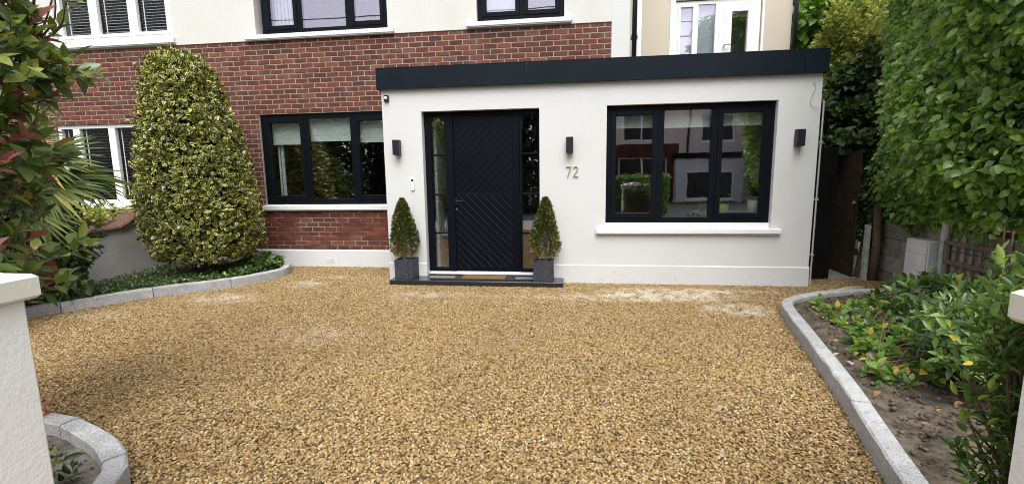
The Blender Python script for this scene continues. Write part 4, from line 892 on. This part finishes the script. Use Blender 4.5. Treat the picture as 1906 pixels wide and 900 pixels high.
# --- ivy covered hedge on the right
t = thing('hedge', (4.2, -1.5, 0), 'tall dense green hedge of broad glossy leaves towering over the block wall', 'hedge')
def hx(y, z): return np.interp(y, [-5.2, -3.6, -2.7, -1.8, -0.9, 0.0, 0.9, 1.25], [3.95, 3.42, 3.18, 3.26, 3.50, 3.76, 4.14, 4.5]) - 0.12 * np.sin(z * 1.3 + y) - 0.07 * np.sin(z * 3.1 - 2 * y) - 0.04 * (z - 2) - 0.07 * np.sin(y * 9 + z * 6) * np.sin(z * 11 - y * 4) - 0.04 * np.sin(y * 21 - z * 5) * np.sin(z * 19 + y * 9)
def hz0(y): return np.interp(y, [-5.2, -3.3, -2.2, -1.0, 0.0, 1.2], [1.1, 1.12, 1.06, 0.96, 0.84, 0.72]) - 0.05 + 0.10 * np.sin(y * 7) + 0.06 * np.sin(y * 17)
n = 36000; y = -4.6 + 5.85 * rng.random(n); z = hz0(y) + (5.2 - hz0(y)) * rng.random(n) ** 1.05
dep = rng.random(n) ** 1.8 * 0.38; x = hx(y, z) + dep + rng.normal(0, 0.025, n) + np.maximum(0, 0.45 - (z - hz0(y))) * 0.85
pos = np.c_[x, y, z]
T = unit(np.array([-0.45, -0.30, -0.55]) + 0.65 * rvec(n)); Nn = np.array([-0.5, -0.4, 0.95]) + 0.75 * rvec(n)
cls = (rng.random(n) < 0.002).astype(int)
foliage(t, OVAL + BROAD[:1], pos, T, Nn, rng.uniform(0.048, 0.105, n) * np.where(rng.random(n) < 0.12, 0.7, 1), [M['ivy_leaf'], M['yellow_leaf']], cls, singles=290, score=np.where(dep < 0.06, 1.0, 0.2))
# inner twiggy mass so no light passes through the hedge
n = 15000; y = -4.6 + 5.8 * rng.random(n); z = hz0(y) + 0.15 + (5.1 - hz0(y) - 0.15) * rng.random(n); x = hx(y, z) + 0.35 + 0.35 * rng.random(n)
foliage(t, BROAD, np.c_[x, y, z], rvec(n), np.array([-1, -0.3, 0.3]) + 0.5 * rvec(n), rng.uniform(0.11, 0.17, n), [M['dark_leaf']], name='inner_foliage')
br = MB()
for k in range(50):
    y0 = random.uniform(-4.3, 0.9); z0 = random.uniform(1.5, 4.2); x0 = float(hx(y0, z0)); br.tube([(x0 + 0.5, y0, z0 - 0.3), (x0 + 0.3, y0 + random.uniform(-0.2, 0.2), z0), (x0 + 0.08, y0 + random.uniform(-0.3, 0.3), z0 + 0.3)], [0.016, 0.011, 0.004], 5)
br.build('branches', M['bark'], t, kind='stuff')

# --- trees and shrubs behind the passage
def blob(t, c, R, n, size, mats, tm, name='crown', tipz=0.0, pw=0.45, cls=None, clumps=40):
    cc = rvec(clumps) * (rng.random((clumps, 1)) ** pw) * np.array(R) + np.array(c); k = rng.integers(0, clumps, n)
    d = rvec(n); pos = cc[k] + d * (rng.random((n, 1)) ** 0.5) * np.array(R) * 0.33
    outw = unit((pos - np.array(c)) / np.array(R)); T = unit(outw * 0.5 + d * 0.5 + np.array([0, 0, tipz]) + 0.5 * rvec(n)); Nn = outw * 0.5 + np.array([0, -0.25, 0.6]) + 0.6 * rvec(n)
    foliage(t, tm, pos, T, Nn, rng.uniform(size[0], size[1], n), mats, cls, name=name)
def tree(loc, h, crowns, label, leaf, cat='tree', name='tree', tm=BROAD, size=(0.09, 0.15), tipz=-0.3, n=3500, group=None):
    t = thing(name, loc, label, cat, group); x, y, z = loc; m = MB().tube([(x, y, z - 0.1), (x + 0.05, y, z + h * 0.5), (x - 0.03, y, z + h)], [0.09, 0.065, 0.02], 8)
    for c, R in crowns:
        for q in range(3): m.tube([(x, y, z + h * 0.35 + 0.15 * q), ((x + c[0]) / 2, (y + c[1]) / 2, c[2] - 0.4 * R[2]), (c[0] + random.uniform(-.3, .3) * R[0], c[1], c[2] + 0.3 * R[2])], [0.03, 0.02, 0.008], 5)
    m.build('trunk', M['bark'], t)
    for c, R in crowns: blob(t, c, R, n, size, [leaf], tm, tipz=tipz)
    return t
tree((4.6, 2.6, 0), 2.6, [((4.25, 2.4, 2.75), (0.75, 0.7, 0.85)), ((4.5, 2.3, 3.5), (0.6, 0.6, 0.7))], 'golden variegated shrub rising above the side gate beside the hedge', M['gold_leaf'], 'shrub', 'shrub', SMALL2, (0.05, 0.085), 0.1, 6500)
tree((5.2, 4.5, 0), 4.0, [((4.9, 4.2, 4.3), (1.2, 0.9, 1.0)), ((5.6, 4.0, 5.4), (1.3, 1.0, 1.1))], 'bright green broad leaved tree behind the flat roof, left of the hedge', M['bright_leaf'], size=(0.13, 0.22), n=3200)
tree((4.6, 7.5, 0), 5.5, [((4.7, 7.4, 5.2), (1.5, 1.2, 1.5)), ((6.2, 7.8, 6.4), (2.0, 1.4, 1.8))], 'taller darker tree furthest back against the sky', M['dark_leaf'], size=(0.12, 0.2), n=3000)
tree((4.3, 1.6, 0), 1.6, [((3.95, 1.5, 1.95), (0.62, 0.6, 0.42)), ((3.6, 1.45, 2.1), (0.5, 0.45, 0.35)), ((4.35, 1.7, 2.5), (0.45, 0.5, 0.7)), ((4.1, 1.25, 1.55), (0.35, 0.35, 0.45))], 'dark leafy climber hanging over the top of the black side gate', M['dark_leaf'], 'climber', 'climber', BROAD, (0.08, 0.13), -0.5, 2200)
tree((3.98, 0.72, 0), 1.2, [((3.97, 0.62, 1.0), (0.16, 0.2, 0.55))], 'dark ivy climbing the brown stem beside the passage', M['dark_leaf'], 'ivy', 'ivy', BROAD, (0.05, 0.08), -0.5, 1200)

# --- right bed: low glossy shrub, whorled leaves on short stems
def whorl_shrub(t, tips, per, size, mats, p_cls=0.05, singles=0, root=None, droop=0.25, tm=LANCE):
    pos, T, Nn = [], [], []; stems = MB()
    for tip, up in tips:
        tip = np.array(tip); up = unit(np.array(up)[None])[0]
        a1 = unit(np.cross(up, [0.3, 0.7, 0.2])[None])[0]; a2 = np.cross(up, a1); k0 = random.uniform(0, 6.28)
        for i in range(per):
            q = k0 + i * 2.4; rad_ = math.cos(q) * a1 + math.sin(q) * a2; f = i / per
            T.append(unit((rad_ * (1.0 - 0.5 * f) + up * (0.25 + 0.75 * f) - np.array([0, 0, droop * (1 - f)]))[None])[0] + 0.15 * rng.normal(size=3)); pos.append(tip - up * 0.09 * (1 - f)); Nn.append(up * 1.0 - rad_ * 0.4 + 0.2 * rng.normal(size=3))
        if root is not None and random.random() < 0.45:
            r0 = np.array(root[random.randrange(len(root))]); mid = (r0 + tip) / 2 + np.array([random.uniform(-.06, .06), random.uniform(-.06, .06), 0.05]); stems.tube([r0, mid, tip], [0.008, 0.006, 0.003], 4)
    pos, T, Nn = np.array(pos), np.array(T), np.array(Nn); n = len(pos); cls = (rng.random(n) < p_cls).astype(int) * rng.integers(0, len(mats), n)
    if root is not None: stems.build('stems', M['bark'], t, kind='stuff')
    foliage(t, tm, pos, T, Nn, rng.uniform(*size, n), mats, cls, singles=singles)
def dome_tips(c, R, n, zmin=0.1):
    o = []
    while len(o) < n:
        d = rvec(1)[0]; d[2] = abs(d[2]) * 1.0; r = rng.random() ** 0.45; p = np.array(c) + d * np.array(R) * r
        if p[2] > zmin: o.append((p, d * 0.7 + np.array([-0.15, -0.3, 0.7])))
    return o
t = thing('laurel_shrub', (3.35, -1.7, 0), 'glossy green shrub with whorled leaves filling the bed before the trellis', 'shrub')
tips = dome_tips((3.45, -1.85, 0.10), (0.62, 0.95, 0.44), 300) + dome_tips((3.1, -2.7, 0.1), (0.5, 0.75, 0.56), 230)
whorl_shrub(t, tips, 9, (0.07, 0.12), [M['laurel_leaf'], M['yellow_leaf']], 0.02, 250, [(3.5, -1.6, 0), (3.4, -2.2, 0), (3.2, -2.8, 0), (3.6, -1.2, 0)])
t = thing('young_shrub', (2.35, -3.4, 0), 'leafy green shrub with upright shoots close behind the right gate pillar', 'shrub')
tips = dome_tips((2.45, -3.25, 0.30), (0.32, 0.40, 0.48), 120, 0.28) + dome_tips((2.65, -2.85, 0.15), (0.33, 0.45, 0.46), 90, 0.2)
whorl_shrub(t, tips, 8, (0.055, 0.095), [M['laurel_leaf'], M['yellow_leaf']], 0.03, 120, [(2.55, -3.2, 0), (2.6, -3.0, 0)])
t = thing('trailing_shrub', (2.85, -1.5, 0), 'low pale green trailing growth over the soil inside the right kerb', 'plant')
tips = [((random.uniform(2.4, 3.2), random.uniform(-2.2, -1.15), random.uniform(0.06, 0.16)), (random.uniform(-.5, .2), random.uniform(-.5, .1), 0.8)) for _ in range(130)] + [((random.uniform(2.0, 2.75), random.uniform(-3.1, -2.1), random.uniform(0.06, 0.2)), (random.uniform(-.5, .2), random.uniform(-.5, .1), 0.8)) for _ in range(110)]
tips = [q for q in tips if q[0][0] > np.interp(q[0][1], [-4, -3.2, -2.3, -1.2, -0.7, -0.5], [1.75, 1.9, 2.22, 2.48, 2.8, 3.1])]
whorl_shrub(t, tips, 7, (0.05, 0.085), [M['bright_leaf'], M['laurel_leaf'], M['laurel_leaf'], M['yellow_leaf']], 0.35, 60, [(3.3, -1.6, 0.03), (2.9, -2.6, 0.03), (3.4, -1.0, 0.03)], tm=OVAL)
gl = MB().build('stray_leaves', M['bright_leaf']); tag(gl, kind='stuff'); n = 34; gp = np.c_[rng.uniform(-2.5, 2.0, n), rng.uniform(-4.4, -0.4, n), np.full(n, 0.022)]; gp[:12, 0] = rng.uniform(0.9, 1.6, 12); gp[:12, 1] = rng.uniform(-4.3, -2.6, 12)
P, E, F, C = leaf_mesh('f', OVAL[1], gp, unit(rvec(n) * np.array([1, 1, 0.15])), unit(np.array([0, 0, 1.0]) + 0.4 * rvec(n)), rng.uniform(0.02, 0.045, n), rng.choice([0, 0, 1], n), None); gl.data = np_mesh('stray_leaves', P, F, [M['dry_leaf'], M['bright_leaf']], C, E)
# fallen leaves and cut branches on the soil
n = 260; pos = np.c_[rng.uniform(1.8, 3.8, n), rng.uniform(-4.3, -0.4, n), rng.uniform(0.09, 0.11, n)]
keep = pos[:, 0] > np.interp(pos[:, 1], KR[:, 1], KR[:, 0]) + 0.16; pos = pos[keep]; n = len(pos)
tl = MB().build('fallen_leaves', M['dry_leaf']); tag(tl, kind='stuff'); LOC[tl.name] = (0, 0, 0)
Tq = rvec(n) * np.array([1, 1, 0.15]); P, E, F, C = leaf_mesh('f', OVAL[1], pos, unit(Tq), unit(np.array([0, 0, 1.0]) + 0.35 * rvec(n)), rng.uniform(0.025, 0.06, n), rng.choice([0, 0, 0, 1, 2], n), None)
tl.data = np_mesh('fallen_leaves', P, F, [M['dry_leaf'], M['deadwood'], M['yellow_leaf']], C, E)
for i, (a, b, r) in enumerate((((3.0, -0.62, 0.09), (3.35, -0.48, 0.10), 0.03), ((2.95, -0.55, 0.08), (3.1, -0.75, 0.1), 0.02), ((3.25, -0.72, 0.1), (3.5, -0.6, 0.11), 0.024))):
    a, b = np.array(a), np.array(b); m_ = (a + b) / 2 + np.array([0, 0.02, 0.01])
    tag(MB().tube([a, m_, b], [r, r * 0.9, r * 0.75], 8).build('cut_branch', M['deadwood'], smooth=True), ('thick pale cut branch lying on the soil behind the right kerb', 'thin short cut branch nearest the curved kerb corner', 'cut branch nearest the meter box')[i], 'branch', 'cut branches on the soil')

n = 9000; pos = np.c_[rng.uniform(1.5, 3.9, n), rng.uniform(-4.8, -0.3, n), rng.uniform(0.045, 0.075, n)]; pos = pos[pos[:, 0] > np.interp(pos[:, 1], KR[:, 1], KR[:, 0]) + 0.15]
ico = bmesh.new(); bmesh.ops.create_icosphere(ico, subdivisions=1, radius=1.0); iv = np.array([v.co[:] for v in ico.verts]); itri = np.array([[v.index for v in f.verts] for f in ico.faces]); ico.free()
nn = len(pos); sz = 0.003 + 0.013 * rng.random(nn) ** 4; VV = pos[:, None, :] + sz[:, None, None] * (iv[None] * np.array([1.2, 1.0, 0.7]) * (1 + 0.3 * rng.normal(size=(nn, 1, 3))) + 0.18 * rng.normal(size=(nn, len(iv), 3)))
cp = np.c_[rng.uniform(-3.6, -2.0, 2500), rng.uniform(-5.2, -4.2, 2500), rng.uniform(0.03, 0.05, 2500)]; cp = cp[cp[:, 1] < np.interp(cp[:, 0], KC[:, 0], KC[:, 1]) - 0.14]; sz2 = 0.002 + 0.010 * rng.random(len(cp)) ** 3
V2 = cp[:, None, :] + sz2[:, None, None] * (iv[None] + 0.2 * rng.normal(size=(len(cp), len(iv), 3))); VV = np.concatenate([VV, V2]); nn = len(VV)
cl = bpy.data.objects.new('soil_clods', np_mesh('soil_clods', VV.reshape(-1, 3), (itri[None] + (np.arange(nn) * len(iv))[:, None, None]).reshape(-1, 3), [M['soil']])); COL.objects.link(cl); tag(cl, kind='stuff')
# --- left bed: photinia, palm, dark shrub, ground cover
t = thing('photinia_shrub', (-3.1, -4.35, 0), 'large shrub with red and green leaves behind the left gate pillar', 'shrub')
tips, root = [], [(-3.15, -4.4, 0.0)]
stems = MB()
rngp = random.Random(11); PX = ([0.8, 0.95, 1.15, 1.25, 1.52, 1.65, 2.0, 2.8], [-2.90, -2.80, -2.74, -2.86, -2.84, -2.60, -2.50, -2.52])
limb_pts = []
for k in range(13):
    a = rngp.uniform(0, 6.28); z1 = rngp.uniform(1.5, 2.6); ex = np.array([-3.12 + 0.36 * math.cos(a), -4.22 + 0.3 * math.sin(a), z1]); m0 = np.array([-3.15 + 0.2 * math.cos(a) + rngp.uniform(-.08, .08), -4.36 + rngp.uniform(-.08, .1), z1 * 0.42]); m1 = (m0 + ex) / 2 + np.array([rngp.uniform(-.1, .06), rngp.uniform(-.1, .1), 0.05])
    c_ = spline([(-3.15 + rngp.uniform(-.06, .06), -4.4, 0.0), m0, m1, ex], 5); stems.tube(c_, list(np.linspace(0.015, 0.004, len(c_))), 6); limb_pts += [p for p in c_ if p[2] > 0.5]
limb_pts = np.array(limb_pts)
pos, T, Nn, cls = [], [], [], []
for k in range(420):
    z1 = rngp.uniform(0.84, 2.75); xm = np.interp(z1, *PX) + 0.07 * math.sin(13 * z1) + 0.05 * math.sin(29 * z1); p1 = np.array([xm - 0.8 * rngp.random() ** 1.3, rngp.uniform(-4.66, -4.0), z1])
    dd = np.linalg.norm(limb_pts - (p1 - np.array([0, 0, 0.15])), axis=1); p0 = limb_pts[np.argmin(dd)]; d = p1 - p0; Ls = np.linalg.norm(d)
    if Ls > 0.75: continue
    d = d / max(Ls, 1e-6); d = unit((d + np.array([0.15, 0.05, 0.35]))[None])[0]; q1 = p1 - d * 0.13
    stems.tube(spline([p0, (p0 + q1) / 2 + np.array([rngp.uniform(-.03, .03), rngp.uniform(-.03, .03), -0.02]), q1, p1], 3), [0.0055, 0.005, 0.005, 0.004, 0.004, 0.003, 0.003, 0.003, 0.002, 0.002], 4)
    red = rngp.random() < 0.15; k0 = rngp.uniform(0, 6.28); a1 = unit(np.cross(d, [0.2, 0.3, 0.9])[None])[0]; a2 = np.cross(d, a1); nl = rngp.randint(6, 9)
    for i in range(nl):
        q = k0 + 2.4 * i; s_ = i / nl; rad_ = math.cos(q) * a1 + math.sin(q) * a2; pos.append(p1 - d * 0.16 * (1 - s_)); T.append(rad_ * (1 - 0.55 * s_) + d * (0.35 + 0.7 * s_) + np.array([0, 0, -0.35 * (1 - s_)])); Nn.append(d * 0.5 + np.array([0.15, -0.35, 0.8]) - rad_ * 0.3); cls.append(1 if (red and s_ > 0.35) or rngp.random() < 0.02 else (2 if rngp.random() < 0.02 else 0))
stems.build('branches', M['bark'], t, True, kind='stuff')
pos, T, Nn, cls = map(np.array, (pos, T, Nn, cls)); n = len(pos)
foliage(t, OVAL + LANCE[:1], pos, T + 0.2 * rng.normal(size=(n, 3)), Nn + 0.25 * rng.normal(size=(n, 3)), rng.uniform(0.065, 0.115, n), [M['pho_green'], M['pho_red'], M['yellow_leaf']], cls, singles=300)
# dense dark back of the photinia
def seedling(x, y, h, label, red):
    t = thing('seedling', (x, y, 0.04), label, 'seedling'); MB().tube([(x, y, 0.0), (x + 0.01, y, h * 0.6), (x + 0.005, y, h)], [0.005, 0.004, 0.002], 5).build('stem', M['bark'], t)
    k = 5; a = np.arange(k) * 2.4; T = np.c_[np.cos(a), np.sin(a), 0.5 * np.ones(k)]; pos = np.tile([x, y, h], (k, 1)) - np.c_[np.zeros(k), np.zeros(k), 0.02 * np.arange(k)]
    foliage(t, OVAL, pos, T, np.tile([0, -0.3, 1.0], (k, 1)), np.full(k, 0.075), [M['pho_red'] if red else M['pho_green'], M['pho_green']], (np.arange(k) % 3 == 2).astype(int), singles=5)
t = thing('pillar_creeper', (1.5, -4.8, 0), 'leafy shrub growing against the house side of the right gate pillar', 'shrub')
whorl_shrub(t, [((random.uniform(1.32, 1.8), random.uniform(-4.93, -4.7), random.uniform(0.72, 1.12)), (random.uniform(-.4, .4), 0.3, 0.8)) for _ in range(260)] + [((random.uniform(1.14, 1.75), random.uniform(-4.93, -4.8), random.uniform(0.55, 1.27)), (random.uniform(-.4, .4), 0.6, 0.6)) for _ in range(420)], 8, (0.03, 0.052), [M['laurel_leaf'], M['yellow_leaf']], 0.02, 60, [(1.45, -4.9, 0), (1.62, -4.88, 0)])
seedling(-2.79, -4.35, 0.30, 'tiny red leaved seedling inside the round granite kerb', True); seedling(-2.42, -4.62, 0.22, 'yellow green seedling close beside the left gate pillar', False)
t = thing('low_plant', (-2.5, -5.0, 0), 'low dark weeds at the foot of the left gate pillar', 'plant')
n = 130; pos = np.c_[rng.uniform(-2.65, -2.3, n), rng.uniform(-4.9, -4.55, n), rng.uniform(0.05, 0.25, n)]; foliage(t, LANCE, pos, rvec(n) + np.array([0, 0, 0.6]), rvec(n) + np.array([0, 0, 1.0]), rng.uniform(0.04, 0.08, n), [M['dark_leaf']])

t = thing('fan_palm', (-6.0, -1.8, 0), 'fan palm with yellowing pleated fronds between the photinia and the neighbour window', 'palm')
MB().tube([(-6.05, -1.8, 0.0), (-6.0, -1.8, 0.7), (-6.0, -1.8, 1.35)], [0.10, 0.09, 0.08], 10).build('trunk', M['bark'], t)
leaflet = leaf_template((0.046, 0.046, 0.022), 0.6, 0.12, 0.0)
def frond(base, hub, axis, nrm, R, n=26, spread=2.7):
    axis = unit(np.array(axis, float)[None])[0]; nrm = np.array(nrm, float); nrm = nrm - axis * nrm.dot(axis); nrm = unit(nrm[None])[0]; side = np.cross(axis, nrm)
    st = MB().tube([base, (np.array(base) + hub) / 2 + np.array([0, 0, 0.04]), hub], [0.012, 0.010, 0.008], 6); fo = st.build('frond', M['palm_leaf'], t)
    a = np.linspace(-spread / 2, spread / 2, n) + rng.normal(0, 0.02, n); T = np.outer(np.cos(a), axis) + np.outer(np.sin(a), side) - np.array([0, 0, 0.16]) * (np.abs(a)[:, None] * 0.5 + 0.3)
    Nn = np.tile(nrm, (n, 1)) + 0.15 * rvec(n)
    foliage(fo, [leaflet, leaf_template((0.034, 0.040, 0.020), 0.7, 0.22, 0.1)], np.tile(hub, (n, 1)), T, Nn, R * (1 - 0.25 * np.abs(np.sin(a))) * rng.uniform(0.9, 1.05, n), [M['palm_leaf']], singles=n)
for hub, ax, R in (((-4.88, -2.35, 1.48), (0.85, -0.1, -0.42), 0.62), ((-4.95, -2.3, 1.72), (0.8, 0.1, 0.1), 0.6), ((-4.92, -2.5, 1.22), (0.75, -0.2, -0.75), 0.55), ((-5.15, -2.3, 1.9), (0.4, 0.0, 0.6), 0.6), ((-5.3, -2.5, 1.6), (-0.1, -0.5, 0.1), 0.6), ((-5.5, -2.2, 1.7), (-0.8, 0.0, 0.2), 0.6), ((-5.0, -2.0, 1.55), (0.5, 0.7, -0.1), 0.6), ((-5.1, -2.45, 1.05), (0.5, -0.4, -0.8), 0.5)):
    frond((-6.0, -1.8, 1.33), np.array(hub) + np.array([-0.74, 0.42, 0.0]), ax, (0.15, -0.75, 0.65), R * 1.12)
t = thing('dark_shrub', (-5.7, -1.9, 0), 'dense dark green shrub below the palm by the left kerb', 'shrub')
blob(t, (-5.98, -1.85, 0.82), (0.42, 0.5, 0.72), 7000, (0.04, 0.07), [M['dark_leaf'], M['gold_leaf'], M['pho_red']], OVAL, tipz=-0.2, cls=(rng.random(7000) < 0.10).astype(int) + (rng.random(7000) < 0.02).astype(int)); blob(t, (-6.0, -2.6, 1.0), (0.6, 0.7, 0.95), 5200, (0.06, 0.09), [M['dark_leaf']], OVAL, tipz=-0.2)
MB().tube([(-5.8, -1.8, 0), (-5.75, -1.8, 0.8)], [0.03, 0.015], 6).build('trunk', M['bark'], t)
t = thing('broadleaf_climber', (-5.5, -1.5, 0), 'dark climber with large heart shaped leaves at the kerb below the palm', 'climber')
n = 170; pos = np.c_[rng.uniform(-6.0, -5.62, n), rng.uniform(-1.85, -1.55, n), rng.uniform(0.15, 0.72, n)]; foliage(t, BROAD, pos, np.array([0.2, -0.3, -0.8]) + 0.4 * rvec(n), np.array([0.5, -0.7, 0.4]) + 0.3 * rvec(n), rng.uniform(0.07, 0.11, n), [M['dark_leaf']], singles=60)
t = thing('yellow_shrub', (-7.3, -0.3, 0), 'pale yellow green plant peeping over the tile coping', 'plant')
blob(t, (-7.1, -0.15, 0.95), (0.25, 0.4, 0.16), 700, (0.05, 0.08), [M['gold_leaf']], OVAL); MB().tube([(-7.2, -0.2, 0), (-7.2, -0.2, 0.9)], 0.012, 6).build('stem', M['bark'], t)
# ground cover in the left bed
poly = inset(KL, 0.16); n = 6000; u = rng.integers(10, len(poly), n); base = poly[u]; inn = rng.random((n, 1)) ** 1.3
pos2 = base + (np.array([-6.35, 0.1]) - base) * inn * np.where(rng.random((n, 1)) < 0.7, 0.35, 1.0); pos = np.c_[pos2, 0.08 + 0.07 * rng.random(n)]
lush = np.exp(-((pos[:, 0] + 4.75) ** 2 + (pos[:, 1] - 0.25) ** 2) / 0.16); pos[:, 2] += 0.12 * lush * rng.random(n)
gc = MB().build('ground_cover', M['dark_leaf']); tag(gc, kind='stuff'); P, E, F, C = leaf_mesh('g', OVAL[0], pos, unit(np.array([0.1, -0.2, 0.35]) + 0.7 * rvec(n)), unit(np.array([0.1, -0.3, 0.8]) + 0.4 * rvec(n)), rng.uniform(0.035, 0.06, n) * (1 + lush), (rng.random(n) < 0.45).astype(int), None)
gc.data = np_mesh('ground_cover', P, F, [M['dark_leaf'], M['laurel_leaf']], C, E)
t = thing('leafy_clump', (-4.72, 0.3, 0.05), 'lush green clump at the tip of the left bed by the kerb end', 'plant')
tips = dome_tips((-4.75, 0.25, 0.08), (0.30, 0.36, 0.24), 70, 0.08); whorl_shrub(t, tips, 7, (0.08, 0.13), [M['laurel_leaf'], M['bright_leaf']], 0.5, 60, tm=OVAL)

# ================================================================== across the road (seen in the glass)
t = thing('opposite_house', (5, -19, 0), 'pale house across the road with brick band and flat roofed porch', 'house')
wall_holes(MB(), 0.6, 5.14, 0, 2.85, -18.6, -18.3, [(2.2, 4.6, 0.9, 2.2)]).build('brick_wall', M['brick'], t)
wall_holes(MB(), 0.6, 9.0, 2.85, 5.2, -18.62, -18.3, [(2.4, 4.3, 3.0, 4.4), (6.2, 7.8, 2.75, 4.2)]).box(5.15, 9.0, -18.6, -18.3, 0, 2.849).build('upper_wall', M['pink_render'], t)
MB().box(4.95, 8.1, -17.7, -18.29, -0.1, 2.06).build('porch_wall', M['lilac_render'], t); MB().box(4.86, 8.18, -17.62, -18.29, 2.061, 2.34).build('porch_fascia', M['fascia'], t)
for a, b, lo, hi, y in ((5.4, 7.6, 0.1, 1.45, -17.68), (2.2, 4.6, 0.9, 2.2, -18.5), (2.4, 4.3, 3.0, 4.4, -18.5), (6.2, 7.8, 2.9, 4.2, -18.5)):
    wn = MB()
    for q0, q1, r0, r1 in ((a, a + 0.08, lo, hi), (b - 0.08, b, lo, hi), ((a + b) / 2 - 0.04, (a + b) / 2 + 0.04, lo, hi), (a + 0.08, b - 0.08, lo, lo + 0.08), (a + 0.08, b - 0.08, hi - 0.08, hi)): wn.box(q0, q1, y, y + 0.06, r0, r1)
    wn.box(a - 0.1, b + 0.1, y, y + 0.14, lo - 0.09, lo - 0.001); wn = wn.build('window', M['upvc'], t); MB().box(a + 0.02, b - 0.02, y - 0.03, y + 0.02, lo + 0.02, hi - 0.02).build('pane', M['black_plastic'], wn)
MB().tube([(5.6, -18.25, 2.4), (5.6, -18.25, 5.2)], 0.05, 8).build('downpipe', M['black_pipe'], t)
r = MB(); r.add([(0.2, -18.1, 5.2), (9.4, -18.1, 5.2), (9.4, -26, 5.2), (0.2, -26, 5.2), (2.6, -22, 7.4), (7, -22, 7.4)], [(1, 0, 4, 5), (2, 1, 5), (3, 2, 5, 4), (0, 3, 4), (0, 1, 2, 3)]); r.build('roof', M['roof_tile'], t)
MB().box(0.6, 9.0, -26, -18.65, 0, 5.19).build('rear_wall', M['pink_render'], t)
t = thing('clipped_hedge', (1.5, -10.2, 0), 'low clipped green hedge across the road', 'hedge')
MB().box(0.05, 2.95, -10.95, -9.85, 0, 1.15).build('branches', M['bark'], t)
n = 5200; u = rng.random(n); pos = np.c_[rng.uniform(-0.1, 3.1, n), np.where(u < 0.6, -9.78 + rng.normal(0, 0.04, n), rng.uniform(-11, -9.7, n)), np.where(u < 0.6, rng.uniform(0.1, 1.3, n), 1.24 + rng.normal(0, 0.04, n))]
foliage(t, SMALL2, pos, rvec(n), np.array([0, 0.6, 0.6]) + 0.5 * rvec(n), rng.uniform(0.08, 0.13, n), [M['bright_leaf']])
def conifer(x, y, h, r, label):
    t = thing('conifer', (x, y, 0), label, 'conifer', 'dark conifers across the road'); MB().tube([(x, y, 0), (x, y, h * 0.9)], [0.16, 0.03], 8).build('trunk', M['bark'], t)
    n = 8500; z = h * rng.random(n) ** 0.9; a = rng.random(n) * 6.283; R = r * np.interp(z / h, [0, 0.12, 0.5, 1], [0.8, 1, 0.8, 0.06]) * (1 - 0.4 * rng.random(n) ** 2) * (1 + 0.12 * np.sin(5 * a + z * 3))
    o = np.c_[np.cos(a), np.sin(a), 0 * a]; foliage(t, LANCE, np.c_[x + R * np.cos(a), y + R * np.sin(a), z], o + np.array([0, 0, -0.2]) + 0.6 * rvec(n), o * 0.5 + np.array([0, 0, 0.6]) + 0.5 * rvec(n), rng.uniform(0.2, 0.4, n), [M['conifer_leaf']], name='crown')
conifer(-9.4, -11.2, 6.5, 1.5, 'dark conifer across the road, middle of three'); conifer(-12.4, -11.6, 7.0, 1.8, 'widest dark conifer across the road'); conifer(-7.0, -11.6, 6.0, 1.4, 'smallest dark conifer across the road'); conifer(-2.0, -12.6, 6.5, 1.4, 'dark conifer across the road nearest the opposite house'); conifer(-4.7, -12.4, 6.0, 1.4, 'dark conifer across the road, second from the opposite house'); conifer(9.6, -16.6, 7.5, 1.3, 'tall dark conifer beside the opposite porch')
for i, (za, zb, ya) in enumerate(((7.2, 7.0, -9.0), (7.9, 7.7, -9.6), (8.6, 5.6, -11.0))):
    tag(MB().tube([(-30 + 5 * k, ya, (za + (zb - za) * k / 12) - 0.5 * math.sin(math.pi * k / 12)) for k in range(13)], 0.02, 5).build('overhead_cable', M['cable']), ('lowest overhead cable along the street', 'middle overhead cable along the street', 'steeply sagging overhead cable above the street')[i], 'cable')
